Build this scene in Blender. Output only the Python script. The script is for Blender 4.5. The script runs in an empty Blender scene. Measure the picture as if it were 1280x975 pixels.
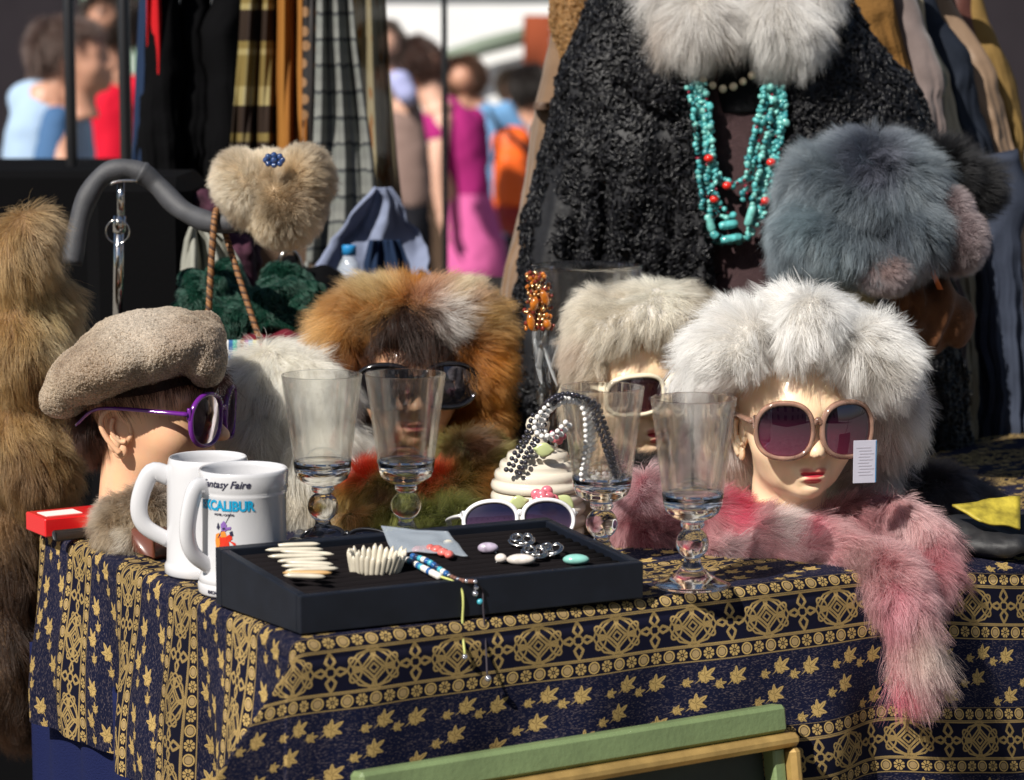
import bpy, math, random
import numpy as np
from mathutils import Vector, Matrix

S = bpy.context.scene
COL = S.collection
R = math.radians
rng = np.random.default_rng(7)
random.seed(7)

# ------------------------------------------------------------------ camera
F, CX, CY = 3300.0, 640.0, 487.5          # focal length and centre in photo pixels (1280 x 975)
PITCH = R(7.5)
T = 0.85                                   # height of the table top
CAM = np.array([0.0, -3.0, T + 0.5766])
FW = np.array([0, math.cos(PITCH), -math.sin(PITCH)])
UP = np.array([0, math.sin(PITCH), math.cos(PITCH)])
RT = np.array([1.0, 0, 0])
cd = bpy.data.cameras.new('camera')
cam = bpy.data.objects.new('camera', cd); COL.objects.link(cam)
cam.location = CAM; cam.rotation_euler = (R(90) - PITCH, 0, 0)
cd.sensor_width = 36.0; cd.lens = 36.0 * F / 1280.0
cd.clip_start = 0.05; cd.clip_end = 500
cd.dof.use_dof = True; cd.dof.focus_distance = 2.98; cd.dof.aperture_fstop = 5.8
S.camera = cam

# ------------------------------------------------------------------ world, sun, exposure
SUN_DIR = np.array([-0.50, -0.62, 0.72]); SUN_DIR /= np.linalg.norm(SUN_DIR)
w = bpy.data.worlds.new('World'); S.world = w; w.use_nodes = True
nt = w.node_tree; nt.nodes.clear()
sky = nt.nodes.new('ShaderNodeTexSky'); sky.sky_type = 'NISHITA'; sky.sun_disc = False
sky.sun_elevation = math.asin(SUN_DIR[2]); sky.sun_rotation = math.atan2(SUN_DIR[0], SUN_DIR[1])
bg = nt.nodes.new('ShaderNodeBackground'); bg.inputs[1].default_value = 0.05
wo = nt.nodes.new('ShaderNodeOutputWorld')
nt.links.new(sky.outputs[0], bg.inputs[0]); nt.links.new(bg.outputs[0], wo.inputs[0])
sl = bpy.data.lights.new('sun', 'SUN'); sl.energy = 5.0; sl.angle = R(0.5); sl.color = (1.0, 0.95, 0.87)
so = bpy.data.objects.new('sun', sl); COL.objects.link(so)
so.rotation_euler = Vector(-SUN_DIR).to_track_quat('-Z', 'Y').to_euler(); so.location = (0, 0, 6)
S.view_settings.view_transform = 'Standard'; S.view_settings.look = 'None'
S.view_settings.exposure = 0.38; S.view_settings.gamma = 1.0
S.render.engine = 'CYCLES'
S.cycles.max_bounces = 14; S.cycles.diffuse_bounces = 6; S.cycles.glossy_bounces = 4
S.cycles.transmission_bounces = 12; S.cycles.transparent_max_bounces = 16
S.cycles.caustics_reflective = False; S.cycles.caustics_refractive = True
S.cycles.sample_clamp_indirect = 4.0
S.cycles.use_denoising = True

# ------------------------------------------------------------------ placing helpers
def ray(px, py):
    return FW + RT * ((px - CX) / F) + UP * ((CY - py) / F)
def at(px, py, Y):
    d = ray(px, py); return CAM + d * ((Y - CAM[1]) / d[1])
def on(px, py, Z=T):
    d = ray(px, py); return CAM + d * ((Z - CAM[2]) / d[2])
def ppm(P):                                # pixels per metre at a point
    return F / float(np.dot(np.asarray(P) - CAM, FW))
def proj(P):
    q = np.atleast_2d(P) - CAM; dep = q @ FW
    return np.stack([CX + F * (q @ RT) / dep, CY - F * (q @ UP) / dep], 1)
def nrm(v):
    v = np.asarray(v, float); return v / np.maximum(np.linalg.norm(v, axis=-1, keepdims=True), 1e-9)
def sstep(a, b, x):
    t = np.clip((np.asarray(x, float) - a) / (b - a), 0, 1); return t * t * (3 - 2 * t)

_H = np.random.default_rng(3).random((16, 64, 64, 64)).astype(np.float32) if False else None
_LAT = np.random.default_rng(3).random((32, 32, 32, 3)).astype(np.float32) * 2 - 1
def vnoise(p, freq, seed=0):               # smooth lattice noise, three channels
    q = np.asarray(p, float) * freq + seed * 7.31 + 100.0
    i = np.floor(q).astype(int); f = q - i; f = f * f * (3 - 2 * f)
    out = 0
    for dx in (0, 1):
        wx = f[:, 0] if dx else 1 - f[:, 0]
        for dy in (0, 1):
            wy = f[:, 1] if dy else 1 - f[:, 1]
            for dz in (0, 1):
                wz = f[:, 2] if dz else 1 - f[:, 2]
                out = out + _LAT[(i[:, 0] + dx) % 32, (i[:, 1] + dy) % 32, (i[:, 2] + dz) % 32] * (wx * wy * wz)[:, None]
    return out

# ------------------------------------------------------------------ geometry helpers: a geo is (verts Nx3, faces)
def join(*gs):
    V, Fc, n = [], [], 0
    for v, f in gs:
        v = np.asarray(v, float); V.append(v); Fc += [tuple(i + n for i in q) for q in f]; n += len(v)
    return np.concatenate(V), Fc
def gridfaces(nu, nv, wrapu=False, wrapv=False):
    f = []
    for i in range(nu if wrapu else nu - 1):
        for j in range(nv if wrapv else nv - 1):
            a, b = i * nv + j, ((i + 1) % nu) * nv + j
            c, d = ((i + 1) % nu) * nv + (j + 1) % nv, i * nv + (j + 1) % nv
            f.append((a, b, c, d))
    return f
def lathe(prof, n=48):
    pr = np.asarray(prof, float); a = np.linspace(0, 2 * np.pi, n, endpoint=False)
    v = np.stack([np.outer(np.cos(a), pr[:, 0]), np.outer(np.sin(a), pr[:, 0]), np.repeat(pr[None, :, 1], n, 0)], -1)
    return v.reshape(-1, 3), gridfaces(n, len(pr), wrapu=True)
def smooth_path(pts, n):
    p = np.asarray(pts, float)
    if len(p) < 3: 
        t = np.linspace(0, 1, n)[:, None]; return p[0] * (1 - t) + p[-1] * t
    q = np.vstack([2 * p[0] - p[1], p, 2 * p[-1] - p[-2]])
    out = []
    for s in np.linspace(0, len(p) - 1 - 1e-6, n):
        i = int(s); t = s - i; a, b, c, d = q[i], q[i + 1], q[i + 2], q[i + 3]
        out.append(.5 * (2 * b + (c - a) * t + (2 * a - 5 * b + 4 * c - d) * t * t + (3 * b - a - 3 * c + d) * t ** 3))
    return np.array(out)
def tube(pts, r, n=10, closed=False, caps=True, flat=None, up=(0, 0, 1)):
    p = np.asarray(pts, float); m = len(p); r = np.broadcast_to(np.asarray(r, float), (m,))
    tg = nrm(np.roll(p, -1, 0) - np.roll(p, 1, 0)) if closed else nrm(np.gradient(p, axis=0))
    u = np.asarray(up, float); s0 = np.cross(tg[0], u)
    if np.linalg.norm(s0) < 1e-3: s0 = np.cross(tg[0], (0.3, 1, 0.2))
    s = nrm(s0); S_, N_ = [], []
    for k in range(m):
        s = nrm(s - tg[k] * np.dot(s, tg[k])); S_.append(s); N_.append(np.cross(s, tg[k]))
    S_, N_ = np.array(S_), np.array(N_); a = np.linspace(0, 2 * np.pi, n, endpoint=False)
    fl = 1.0 if flat is None else flat
    v = p[:, None] + r[:, None, None] * (np.cos(a)[None, :, None] * S_[:, None] + fl * np.sin(a)[None, :, None] * N_[:, None])
    f = gridfaces(m, n, wrapu=closed, wrapv=True); v = v.reshape(-1, 3)
    if caps and not closed:
        f.append(tuple(range(n - 1, -1, -1))[::-1]); f.append(tuple((m - 1) * n + i for i in range(n))[::-1])
    return v, f
def ball(c, r, nu=24, nv=14, M=None):
    a = np.linspace(0, 2 * np.pi, nu, endpoint=False); b = np.linspace(0.0, np.pi, nv)
    v = np.stack([np.outer(np.cos(a), np.sin(b)), np.outer(np.sin(a), np.sin(b)), np.repeat(np.cos(b)[None], nu, 0)], -1).reshape(-1, 3)
    v = v * np.broadcast_to(np.asarray(r, float), (3,))
    if M is not None: v = v @ np.asarray(M).T
    return v + np.asarray(c, float), gridfaces(nu, nv, wrapu=True)
def rotz(g, a, c=(0, 0, 0)):
    v = np.asarray(g[0], float) - c; ca, sa = math.cos(a), math.sin(a)
    return np.stack([v[:, 0] * ca - v[:, 1] * sa, v[:, 0] * sa + v[:, 1] * ca, v[:, 2]], 1) + np.asarray(c, float), g[1]
def move(g, d): return np.asarray(g[0], float) + np.asarray(d, float), g[1]
def frame_of(g, X, Y_, Z, O):               # local coordinates -> world through an axis frame
    v = np.asarray(g[0], float); return O + v[:, :1] * X + v[:, 1:2] * Y_ + v[:, 2:3] * Z, g[1]
def box(c, s, bev=0.0):
    """box with bevelled edges: centre, full size"""
    c = np.asarray(c, float); h = np.asarray(s, float) / 2; b = min(bev, h.min() * .95)
    if b <= 0:
        v = np.array([[x, y, z] for x in (-1, 1) for y in (-1, 1) for z in (-1, 1)], float) * h + c
        return v, [(0, 1, 3, 2), (4, 6, 7, 5), (0, 4, 5, 1), (2, 3, 7, 6), (0, 2, 6, 4), (1, 5, 7, 3)]
    V, idx = [], {}
    for x in (-1, 1):
        for y in (-1, 1):
            for z in (-1, 1):
                sg = np.array([x, y, z])
                for ax in range(3):
                    q = sg * (h - b); q[ax] = sg[ax] * h[ax]; idx[(x, y, z, ax)] = len(V); V.append(q + c)
    f = []
    for ax in range(3):
        o = [i for i in range(3) if i != ax]
        for s_ in (-1, 1):
            k = []
            for (p, q) in ((-1, -1), (1, -1), (1, 1), (-1, 1)):
                g = [0, 0, 0]; g[ax] = s_; g[o[0]] = p; g[o[1]] = q; k.append(idx[(*g, ax)])
            f.append(tuple(k))
        for p in (-1, 1):
            for q in (-1, 1):
                k = []
                for e, axx in ((-1, o[0]), (1, o[0]), (1, o[1]), (-1, o[1])):
                    g = [0, 0, 0]; g[ax] = e; g[o[0]] = p; g[o[1]] = q; k.append(idx[(*g, axx)])
                f.append(tuple(k))
    for x in (-1, 1):
        for y in (-1, 1):
            for z in (-1, 1): f.append(tuple(idx[(x, y, z, a)] for a in range(3)))
    return np.array(V), f
def sheet(P, th):
    """close a grid of points (nu,nv,3) into a thin solid of thickness th"""
    nu, nv, _ = P.shape
    du = np.gradient(P, axis=0); dv = np.gradient(P, axis=1); n = nrm(np.cross(du, dv))
    a = (P + n * th / 2).reshape(-1, 3); b = (P - n * th / 2).reshape(-1, 3); m = nu * nv
    f = gridfaces(nu, nv); f += [tuple(i + m for i in reversed(q)) for q in gridfaces(nu, nv)]
    rim = [i * nv for i in range(nu)] + [(nu - 1) * nv + j for j in range(1, nv)] + [i * nv + nv - 1 for i in range(nu - 2, -1, -1)] + [j for j in range(nv - 2, 0, -1)]
    for k in range(len(rim)):
        i, j = rim[k], rim[(k + 1) % len(rim)]; f.append((j, i, i + m, j + m))
    return np.concatenate([a, b]), f

# ------------------------------------------------------------------ object helpers
def tags(o, label=None, cat=None, group=None, kind=None):
    if label: o['label'] = label
    if cat: o['category'] = cat
    if group: o['group'] = group
    if kind: o['kind'] = kind
    return o
def thing(name, loc, label, cat, group=None, rot=0.0):
    o = bpy.data.objects.new(name, None); COL.objects.link(o)
    o.location = tuple(loc); o.rotation_euler = (0, 0, rot); o.empty_display_size = .05
    return tags(o, label, cat, group)
def worldpos(o):
    p = np.array(o.location, float)
    while o.parent is not None: o = o.parent; p = p + np.array(o.location, float)
    return p
def mk(name, g, m, parent=None, smooth=True, local=False, loc=None, uv=None, attrs=None, flip=False, **tg):
    """link one mesh object; world coordinates unless local; top-level objects get their origin at their base"""
    v, f = np.asarray(g[0], float), g[1]
    if parent is not None:
        if not local: v = v - worldpos(parent)
    else:
        if loc is None: loc = np.array([(v[:, 0].min() + v[:, 0].max()) / 2, (v[:, 1].min() + v[:, 1].max()) / 2, v[:, 2].min()])
        if not local: v = v - loc
    me = bpy.data.meshes.new(name); me.from_pydata(v.tolist(), [], [list(q) for q in f])
    for mm in (m if isinstance(m, (list, tuple)) else [m]): me.materials.append(mm)
    if smooth: me.polygons.foreach_set('use_smooth', np.ones(len(me.polygons), bool))
    if uv is not None:
        l = me.uv_layers.new(name='UVMap'); li = np.zeros(len(me.loops), np.int32); me.loops.foreach_get('vertex_index', li)
        l.data.foreach_set('uv', np.asarray(uv, np.float32)[li].ravel())
    if attrs:
        for k, a in attrs.items():
            at_ = me.attributes.new(k, 'FLOAT', 'POINT'); at_.data.foreach_set('value', np.asarray(a, np.float32))
    me.update()
    o = bpy.data.objects.new(name, me); COL.objects.link(o)
    if parent is not None: o.parent = parent
    else: o.location = tuple(loc)
    return tags(o, **tg)
def autosmooth(o, ang=35):
    me = o.data
    import bmesh
    bm = bmesh.new(); bm.from_mesh(me)
    for e in bm.edges:
        if len(e.link_faces) == 2 and e.calc_face_angle(0) > R(ang): e.smooth = False
    bm.to_mesh(me); bm.free()
    return o
def copy_tree(o, parent=None):
    c = o.copy(); COL.objects.link(c)
    if parent is not None: c.parent = parent
    for ch in list(o.children): copy_tree(ch, c)
    return c
def remesh(g, voxel, smooth=6, factor=.5):
    """fuse overlapping closed shapes into one continuous surface"""
    me = bpy.data.meshes.new('fuse'); me.from_pydata(np.asarray(g[0]).tolist(), [], [list(q) for q in g[1]])
    o = bpy.data.objects.new('fuse', me); COL.objects.link(o)
    m = o.modifiers.new('r', 'REMESH'); m.mode = 'VOXEL'; m.voxel_size = voxel
    s = o.modifiers.new('s', 'SMOOTH'); s.iterations = smooth; s.factor = factor
    dg = bpy.context.evaluated_depsgraph_get(); ev = o.evaluated_get(dg); me2 = ev.to_mesh()
    v = np.zeros(len(me2.vertices) * 3, np.float32); me2.vertices.foreach_get('co', v)
    f = [tuple(p.vertices) for p in me2.polygons]; ev.to_mesh_clear()
    bpy.data.objects.remove(o); bpy.data.meshes.remove(me)
    return v.reshape(-1, 3).astype(float), f
def E(px, py, Y, rx, ry, rd=None, ang=0.0):
    """ellipsoid given by its place and radii in photo pixels at depth Y; rd is its half depth in metres"""
    P = at(px, py, Y); s = ppm(P); rd = (rx + ry) / 2 / s if rd is None else rd
    c, k = math.cos(R(ang)), math.sin(R(ang))
    return ball(P, (rx / s, rd, ry / s), 28, 18, M=[[c, 0, -k], [0, 1, 0], [k, 0, c]])
def TB(pts, n=16, seg=24, flat=None):
    """tube through (px, py, Y, radius px)"""
    P = [np.append(at(a, b, y), r / ppm(at(a, b, y))) for a, b, y, r in pts]
    q = smooth_path(P, seg); return join(tube(q[:, :3], q[:, 3], n), ball(q[0, :3], q[0, 3], 14, 9), ball(q[-1, :3], q[-1, 3], 14, 9))
# ------------------------------------------------------------------ materials
def mat(name, col, rough=.5, metal=0.0, spec=.5, var=0.0, vscale=20.0, bump=0.0, bscale=200.0, sheen=0.0, coat=0.0, sss=0.0, aniso=None):
    m = bpy.data.materials.new(name); m.use_nodes = True; t = m.node_tree; b = t.nodes['Principled BSDF']
    b.inputs['Base Color'].default_value = (*col, 1); b.inputs['Roughness'].default_value = rough
    if rough >= .8 and spec == .5: spec = .15
    b.inputs['Metallic'].default_value = metal; b.inputs['Specular IOR Level'].default_value = spec
    if sheen: b.inputs['Sheen Weight'].default_value = sheen
    if coat: b.inputs['Coat Weight'].default_value = coat; b.inputs['Coat Roughness'].default_value = .08
    if sss:
        b.inputs['Subsurface Weight'].default_value = sss; b.inputs['Subsurface Radius'].default_value = (.006, .003, .002)
        b.inputs['Subsurface Scale'].default_value = 1.0
    tc = t.nodes.new('ShaderNodeTexCoord')
    if var:
        n = t.nodes.new('ShaderNodeTexNoise'); n.inputs['Scale'].default_value = vscale; n.inputs['Detail'].default_value = 6
        t.links.new(tc.outputs['Object'], n.inputs['Vector'])
        r = t.nodes.new('ShaderNodeValToRGB'); r.color_ramp.elements[0].position = .3; r.color_ramp.elements[1].position = .7
        r.color_ramp.elements[0].color = (*[c * (1 - var) for c in col], 1); r.color_ramp.elements[1].color = (*[min(1, c * (1 + var)) for c in col], 1)
        t.links.new(n.outputs['Fac'], r.inputs[0]); t.links.new(r.outputs[0], b.inputs['Base Color'])
    if bump:
        n2 = t.nodes.new('ShaderNodeTexNoise'); n2.inputs['Scale'].default_value = bscale; n2.inputs['Detail'].default_value = 5
        t.links.new(tc.outputs['Object'], n2.inputs['Vector'])
        bp = t.nodes.new('ShaderNodeBump'); bp.inputs['Strength'].default_value = bump; bp.inputs['Distance'].default_value = .002
        t.links.new(n2.outputs['Fac'], bp.inputs['Height']); t.links.new(bp.outputs[0], b.inputs['Normal'])
    return m
def N(m, kind, **kw):
    n = m.node_tree.nodes.new(kind)
    for k, v in kw.items():
        if k.startswith('i_'): n.inputs[k[2:].replace('_', ' ')].default_value = v
        else: setattr(n, k, v)
    return n
def L(m, a, b): m.node_tree.links.new(a, b)
def B(m): return m.node_tree.nodes['Principled BSDF']

def fur_material():
    m = bpy.data.materials.new('fur_strands'); m.use_nodes = True; t = m.node_tree; t.nodes.remove(B(m))
    a = N(m, 'ShaderNodeAttribute', attribute_name='fur_color'); h = t.nodes.new('ShaderNodeBsdfHairPrincipled'); h.parametrization = 'COLOR'
    gm = N(m, 'ShaderNodeGamma'); gm.inputs[1].default_value = 1.5; L(m, a.outputs['Color'], gm.inputs[0])
    L(m, gm.outputs[0], h.inputs['Color']); h.inputs['Roughness'].default_value = .34; h.inputs['Radial Roughness'].default_value = .6
    h.inputs['Coat'].default_value = .0; h.inputs['IOR'].default_value = 1.45
    b = t.nodes.new('ShaderNodeBsdfPrincipled'); L(m, a.outputs['Color'], b.inputs['Base Color']); b.inputs['Roughness'].default_value = .5; b.inputs['Specular IOR Level'].default_value = .3
    mx = N(m, 'ShaderNodeMixShader'); mx.inputs[0].default_value = .45; L(m, h.outputs[0], mx.inputs[1]); L(m, b.outputs[0], mx.inputs[2])
    L(m, mx.outputs[0], t.nodes['Material Output'].inputs[0])
    return m
FUR = fur_material()
def wool_material():
    m = bpy.data.materials.new('curly_wool'); m.use_nodes = True; b = B(m)
    a = N(m, 'ShaderNodeAttribute', attribute_name='fur_color')
    L(m, a.outputs['Color'], b.inputs['Base Color']); b.inputs['Roughness'].default_value = .32; b.inputs['Specular IOR Level'].default_value = .26
    return m
WOOL = wool_material()
def glass_material(name, col=(1, 1, 1), rough=0.0, ior=1.5):
    m = bpy.data.materials.new(name); m.use_nodes = True; b = B(m)
    b.inputs['Base Color'].default_value = (*col, 1); b.inputs['Transmission Weight'].default_value = 1
    b.inputs['Roughness'].default_value = rough; b.inputs['IOR'].default_value = ior
    return m
GLASS = glass_material('clear_glass', (.985, .99, .99))
def thin_glass(name, col, clear=.5, rough=0.0):
    """thin-walled glass: part of the light bends in the wall, the rest passes straight through"""
    m = glass_material(name, col, rough); t = m.node_tree; tr = N(m, 'ShaderNodeBsdfTransparent'); tr.inputs[0].default_value = (*col, 1)
    mx = N(m, 'ShaderNodeMixShader'); mx.inputs[0].default_value = clear; L(m, B(m).outputs[0], mx.inputs[1]); L(m, tr.outputs[0], mx.inputs[2]); L(m, mx.outputs[0], t.nodes['Material Output'].inputs[0])
    return m
THIN = thin_glass('thin_clear_glass', (.985, .99, .99), .58); CUT = thin_glass('cut_crystal', (.98, .985, .99), .5)
def lens_material(name, top, bottom, gloss=.12):
    m = bpy.data.materials.new(name); m.use_nodes = True; t = m.node_tree; t.nodes.remove(B(m))
    tc = N(m, 'ShaderNodeTexCoord'); sp = N(m, 'ShaderNodeSeparateXYZ'); L(m, tc.outputs['Generated'], sp.inputs[0])
    r = N(m, 'ShaderNodeValToRGB'); r.color_ramp.elements[0].position = .08; r.color_ramp.elements[1].position = .75
    r.color_ramp.elements[0].color = (*bottom, 1); r.color_ramp.elements[1].color = (*top, 1); L(m, sp.outputs[2], r.inputs[0])
    tr = N(m, 'ShaderNodeBsdfTransparent'); L(m, r.outputs[0], tr.inputs[0])
    gl = N(m, 'ShaderNodeBsdfGlossy'); gl.inputs['Roughness'].default_value = .02; gl.inputs['Color'].default_value = (.9, .85, 1, 1)
    df = N(m, 'ShaderNodeBsdfDiffuse'); L(m, r.outputs[0], df.inputs[0])
    m1 = N(m, 'ShaderNodeMixShader'); m1.inputs[0].default_value = .3; L(m, tr.outputs[0], m1.inputs[1]); L(m, df.outputs[0], m1.inputs[2])
    fr = N(m, 'ShaderNodeLayerWeight'); fr.inputs[0].default_value = .14
    ad = N(m, 'ShaderNodeMath', operation='ADD'); ad.inputs[1].default_value = gloss; ad.use_clamp = True; L(m, fr.outputs['Fresnel'], ad.inputs[0])
    mx = N(m, 'ShaderNodeMixShader'); L(m, ad.outputs[0], mx.inputs[0]); L(m, m1.outputs[0], mx.inputs[1]); L(m, gl.outputs[0], mx.inputs[2])
    L(m, mx.outputs[0], t.nodes['Material Output'].inputs[0])
    return m

# ------------------------------------------------------------------ fur: real strands on a pelt
def tris_of(f):
    t = []
    for q in f:
        for k in range(1, len(q) - 1): t.append((q[0], q[k], q[k + 1]))
    return np.array(t)
def vnormals(v, t):
    n = np.zeros_like(v); fn = np.cross(v[t[:, 1]] - v[t[:, 0]], v[t[:, 2]] - v[t[:, 0]])
    for k in range(3): np.add.at(n, t[:, k], fn)
    return nrm(n)
def scatter(g, n, r, cull=-.45):
    v, t = np.asarray(g[0], float), tris_of(g[1]); vn = vnormals(v, t)
    ar = np.linalg.norm(np.cross(v[t[:, 1]] - v[t[:, 0]], v[t[:, 2]] - v[t[:, 0]]), axis=1)
    c = v[t].mean(1); fn = nrm(vn[t].mean(1)); fac = (fn * nrm(CAM - c)).sum(1)
    ar = ar * np.where(fac > cull, 1.0, .06)
    k = r.choice(len(t), n, p=ar / ar.sum()); a, b = r.random(n), r.random(n); s = np.sqrt(a); b0, b1, b2 = 1 - s, s * (1 - b), s * b
    tt = t[k]; P = v[tt[:, 0]] * b0[:, None] + v[tt[:, 1]] * b1[:, None] + v[tt[:, 2]] * b2[:, None]
    Nn = nrm(vn[tt[:, 0]] * b0[:, None] + vn[tt[:, 1]] * b1[:, None] + vn[tt[:, 2]] * b2[:, None])
    return P, Nn
def curves_obj(name, pos, rad, col, m, parent, **tg):
    n, k, _ = pos.shape
    hc = bpy.data.hair_curves.new(name); hc.add_curves([k] * n)
    p = (pos - worldpos(parent)).astype(np.float32)
    hc.attributes['position'].data.foreach_set('vector', p.ravel())
    ra = hc.attributes.get('radius') or hc.attributes.new('radius', 'FLOAT', 'POINT')
    ra.data.foreach_set('value', rad.astype(np.float32).ravel())
    ca = hc.attributes.new('fur_color', 'FLOAT_COLOR', 'POINT')
    ca.data.foreach_set('color', np.concatenate([col, np.ones((n, k, 1))], -1).astype(np.float32).ravel())
    hc.materials.append(m); hc.update_tag()
    o = bpy.data.objects.new(name, hc); COL.objects.link(o); o.parent = parent
    return tags(o, **tg)
def fur(parent, g, n, Lm, rad, color, comb=None, lift=.5, droop=.25, jit=.22, swirl=.35, clump=.55, per=35, npts=5, mask=None,
        lenfn=None, seed=1, name='fur', sfreq=22.0, tipfade=.35, curl=0.0):
    r = np.random.default_rng(seed); P, Nn = scatter(g, n, r)
    if mask is not None:
        keep = mask(P, Nn); P, Nn = P[keep], Nn[keep]; n = len(P)
    c = np.tile(np.array([0, 0, -1.0]), (n, 1)) if comb is None else comb(P)
    c = c - Nn * (c * Nn).sum(1, keepdims=True); c = c / np.maximum(np.linalg.norm(c, axis=1, keepdims=True), .15)
    d = lift * Nn + (1 - lift) * c + swirl * vnoise(P, sfreq, seed) + jit * r.normal(size=(n, 3))
    d = nrm(d); d = nrm(d - Nn * np.minimum((d * Nn).sum(1, keepdims=True) - .12, 0))
    ln = Lm * r.uniform(.6, 1.15, n) * (1 if lenfn is None else lenfn(P))
    t = np.linspace(0, 1, npts)[None, :, None]
    bend = .35 * c + np.array([0, 0, -droop]) + .18 * r.normal(size=(n, 3)) + curl * vnoise(P, sfreq * 2.3, seed + 5)
    pos = P[:, None] + ln[:, None, None] * (d[:, None] * t + bend[:, None] * t * t * .6)
    ng = max(2, n // per); gi = r.choice(n, ng, replace=False)
    from mathutils.kdtree import KDTree
    kd = KDTree(ng)
    for i, q in enumerate(gi): kd.insert(P[q], i)
    kd.balance(); near = gi[np.array([kd.find(p)[1] for p in P])]
    tgt = pos[near] + .22 * (P - P[near])[:, None]
    wt = clump * r.uniform(.5, 1.2, n)[:, None, None] * t ** 1.4
    pos = pos * (1 - wt) + tgt * wt
    rt, tp = color(P, r); cl = rt[:, None] * (1 - t) + tp[:, None] * t
    rd = rad * (1 - t[..., 0] * (1 - tipfade)) * r.uniform(.75, 1.25, (n, 1)); rd[:, -1] *= .3
    return curves_obj(name, pos, rd, cl, FUR, parent, kind='stuff')
def worms(parent, g, n, Lm, rad, color, rc=.004, height=.004, npts=8, mask=None, seed=2, name='curls', flow=.6, material=None, kapf=2.2):
    """short tight curls that lie on the surface like karakul wool"""
    r = np.random.default_rng(seed); P, Nn = scatter(g, n, r)
    if mask is not None:
        k = mask(P, Nn); P, Nn = P[k], Nn[k]; n = len(P)
    a = vnoise(P, 30, seed) * flow + r.normal(size=(n, 3)) * .8
    X = nrm(a - Nn * (a * Nn).sum(1, keepdims=True)); Yv = np.cross(Nn, X)
    s = np.linspace(0, 1, npts)[None]; ln = Lm * r.uniform(.6, 1.3, (n, 1))
    kap = r.normal(size=(n, 1)) * kapf; ph = r.uniform(0, 6.28, (n, 1)); wv = r.uniform(.5, 1.5, (n, 1))
    th = kap * s + wv * np.sin(2 * np.pi * 1.3 * s + ph)
    x = np.cumsum(np.cos(th), 1) * ln / npts; y = np.cumsum(np.sin(th), 1) * ln / npts
    h = height * (r.uniform(.1, .7, (n, 1)) + .5 * np.sin(np.pi * s) * r.uniform(.2, 1.1, (n, 1)))
    pos = P[:, None] + x[..., None] * X[:, None] + y[..., None] * Yv[:, None] + h[..., None] * Nn[:, None]
    rd = rad * r.uniform(.7, 1.25, (n, 1)) * (1 - .35 * np.abs(2 * s - 1) ** 3)
    rt, tp = color(P, r); cl = rt[:, None] * (1 - s[..., None]) + tp[:, None] * s[..., None]
    return curves_obj(name, pos, rd, cl, material or WOOL, parent, kind='stuff')
def spots(base, lst, var=.15, tip=None, patch=.0, pfreq=18, dark=None):
    """coat colouring: a base colour with patches, a few of them painted shade; spots are (px, py, radius px, root rgb, tip rgb)"""
    base = np.array(base, float); tipc = base if tip is None else np.array(tip, float)
    def f(P, r):
        n = len(P); q = proj(P); rt = np.tile(base, (n, 1)); tp = np.tile(tipc, (n, 1))
        if patch:
            k = sstep(-.25, .45, vnoise(P, pfreq, 11)[:, :1]) * patch; dk = np.array(dark if dark is not None else base * .4, float)
            rt = rt * (1 - k) + dk * k; tp = tp * (1 - k) + dk * k
        for x, y, rr, a, b in lst:
            wob = 1 + .35 * vnoise(P, 25, 4)[:, 0]
            k = np.exp(-(((q[:, 0] - x) ** 2 + (q[:, 1] - y) ** 2) / (rr * wob) ** 2) ** 1.5)[:, None]
            rt = rt * (1 - k) + np.array(a, float) * k; tp = tp * (1 - k) + np.array(b, float) * k
        m = np.exp(r.normal(size=(n, 1)) * var)
        return np.clip(rt * m, 0, .95), np.clip(tp * m, 0, .95)
    return f
def radial(px, py, Y, down=.4, dep=.0):
    O = at(px, py, Y)
    def f(P):
        d = P - O; d[:, 1] *= .6; d = nrm(d); d[:, 2] -= down; d[:, 1] -= dep; return d
    return f
def along(vx, vy, vz=0.0):
    u = np.array([vx, vz, -vy], float)      # picture right, picture down, into depth
    return lambda P: np.tile(u, (len(P), 1))
# ------------------------------------------------------------------ ground and street behind
asphalt = mat('stone_paving', (.20, .185, .165), .9, var=.3, vscale=3, bump=.4, bscale=60)
mk('ground', (np.array([[-120, -60, 0], [120, -60, 0], [120, 300, 0], [-120, 300, 0]], float), [(0, 1, 2, 3)]), asphalt, smooth=False, kind='structure', label='grey stone paving of the market street')

# ------------------------------------------------------------------ table and woven cloth
C0 = on(375, 797); U = np.array([math.cos(R(30)), math.sin(R(30)), 0]); V = np.array([-U[1], U[0], 0]); Zv = np.array([0, 0, 1.0])
TL, TD = 1.75, .70
wood = mat('rough_wood', (.22, .13, .07), .6, var=.3, bump=.3, bscale=80)
def tb(a, b, z): return C0 + U * a + V * b + Zv * (z - T)
def tbox(a0, a1, b0, b1, z0, z1, bev=.003):
    return frame_of(box(((a0 + a1) / 2, (b0 + b1) / 2, (z0 + z1) / 2 - T), (a1 - a0, b1 - b0, z1 - z0), bev), U, V, Zv, C0)
table = thing('market_table', tb(TL / 2, TD / 2, 0), 'wooden trestle table hidden under the navy and gold cloth', 'table')
mk('table_top', tbox(.02, TL - .012, .05, TD - .012, T - .045, T - .017), wood, table, smooth=False)
for a in (.08, TL - .08):
    for b in (.10, TD - .06): mk('leg', tbox(a - .025, a + .025, b - .025, b + .025, 0, T - .0455), wood, table, smooth=False)

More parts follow.
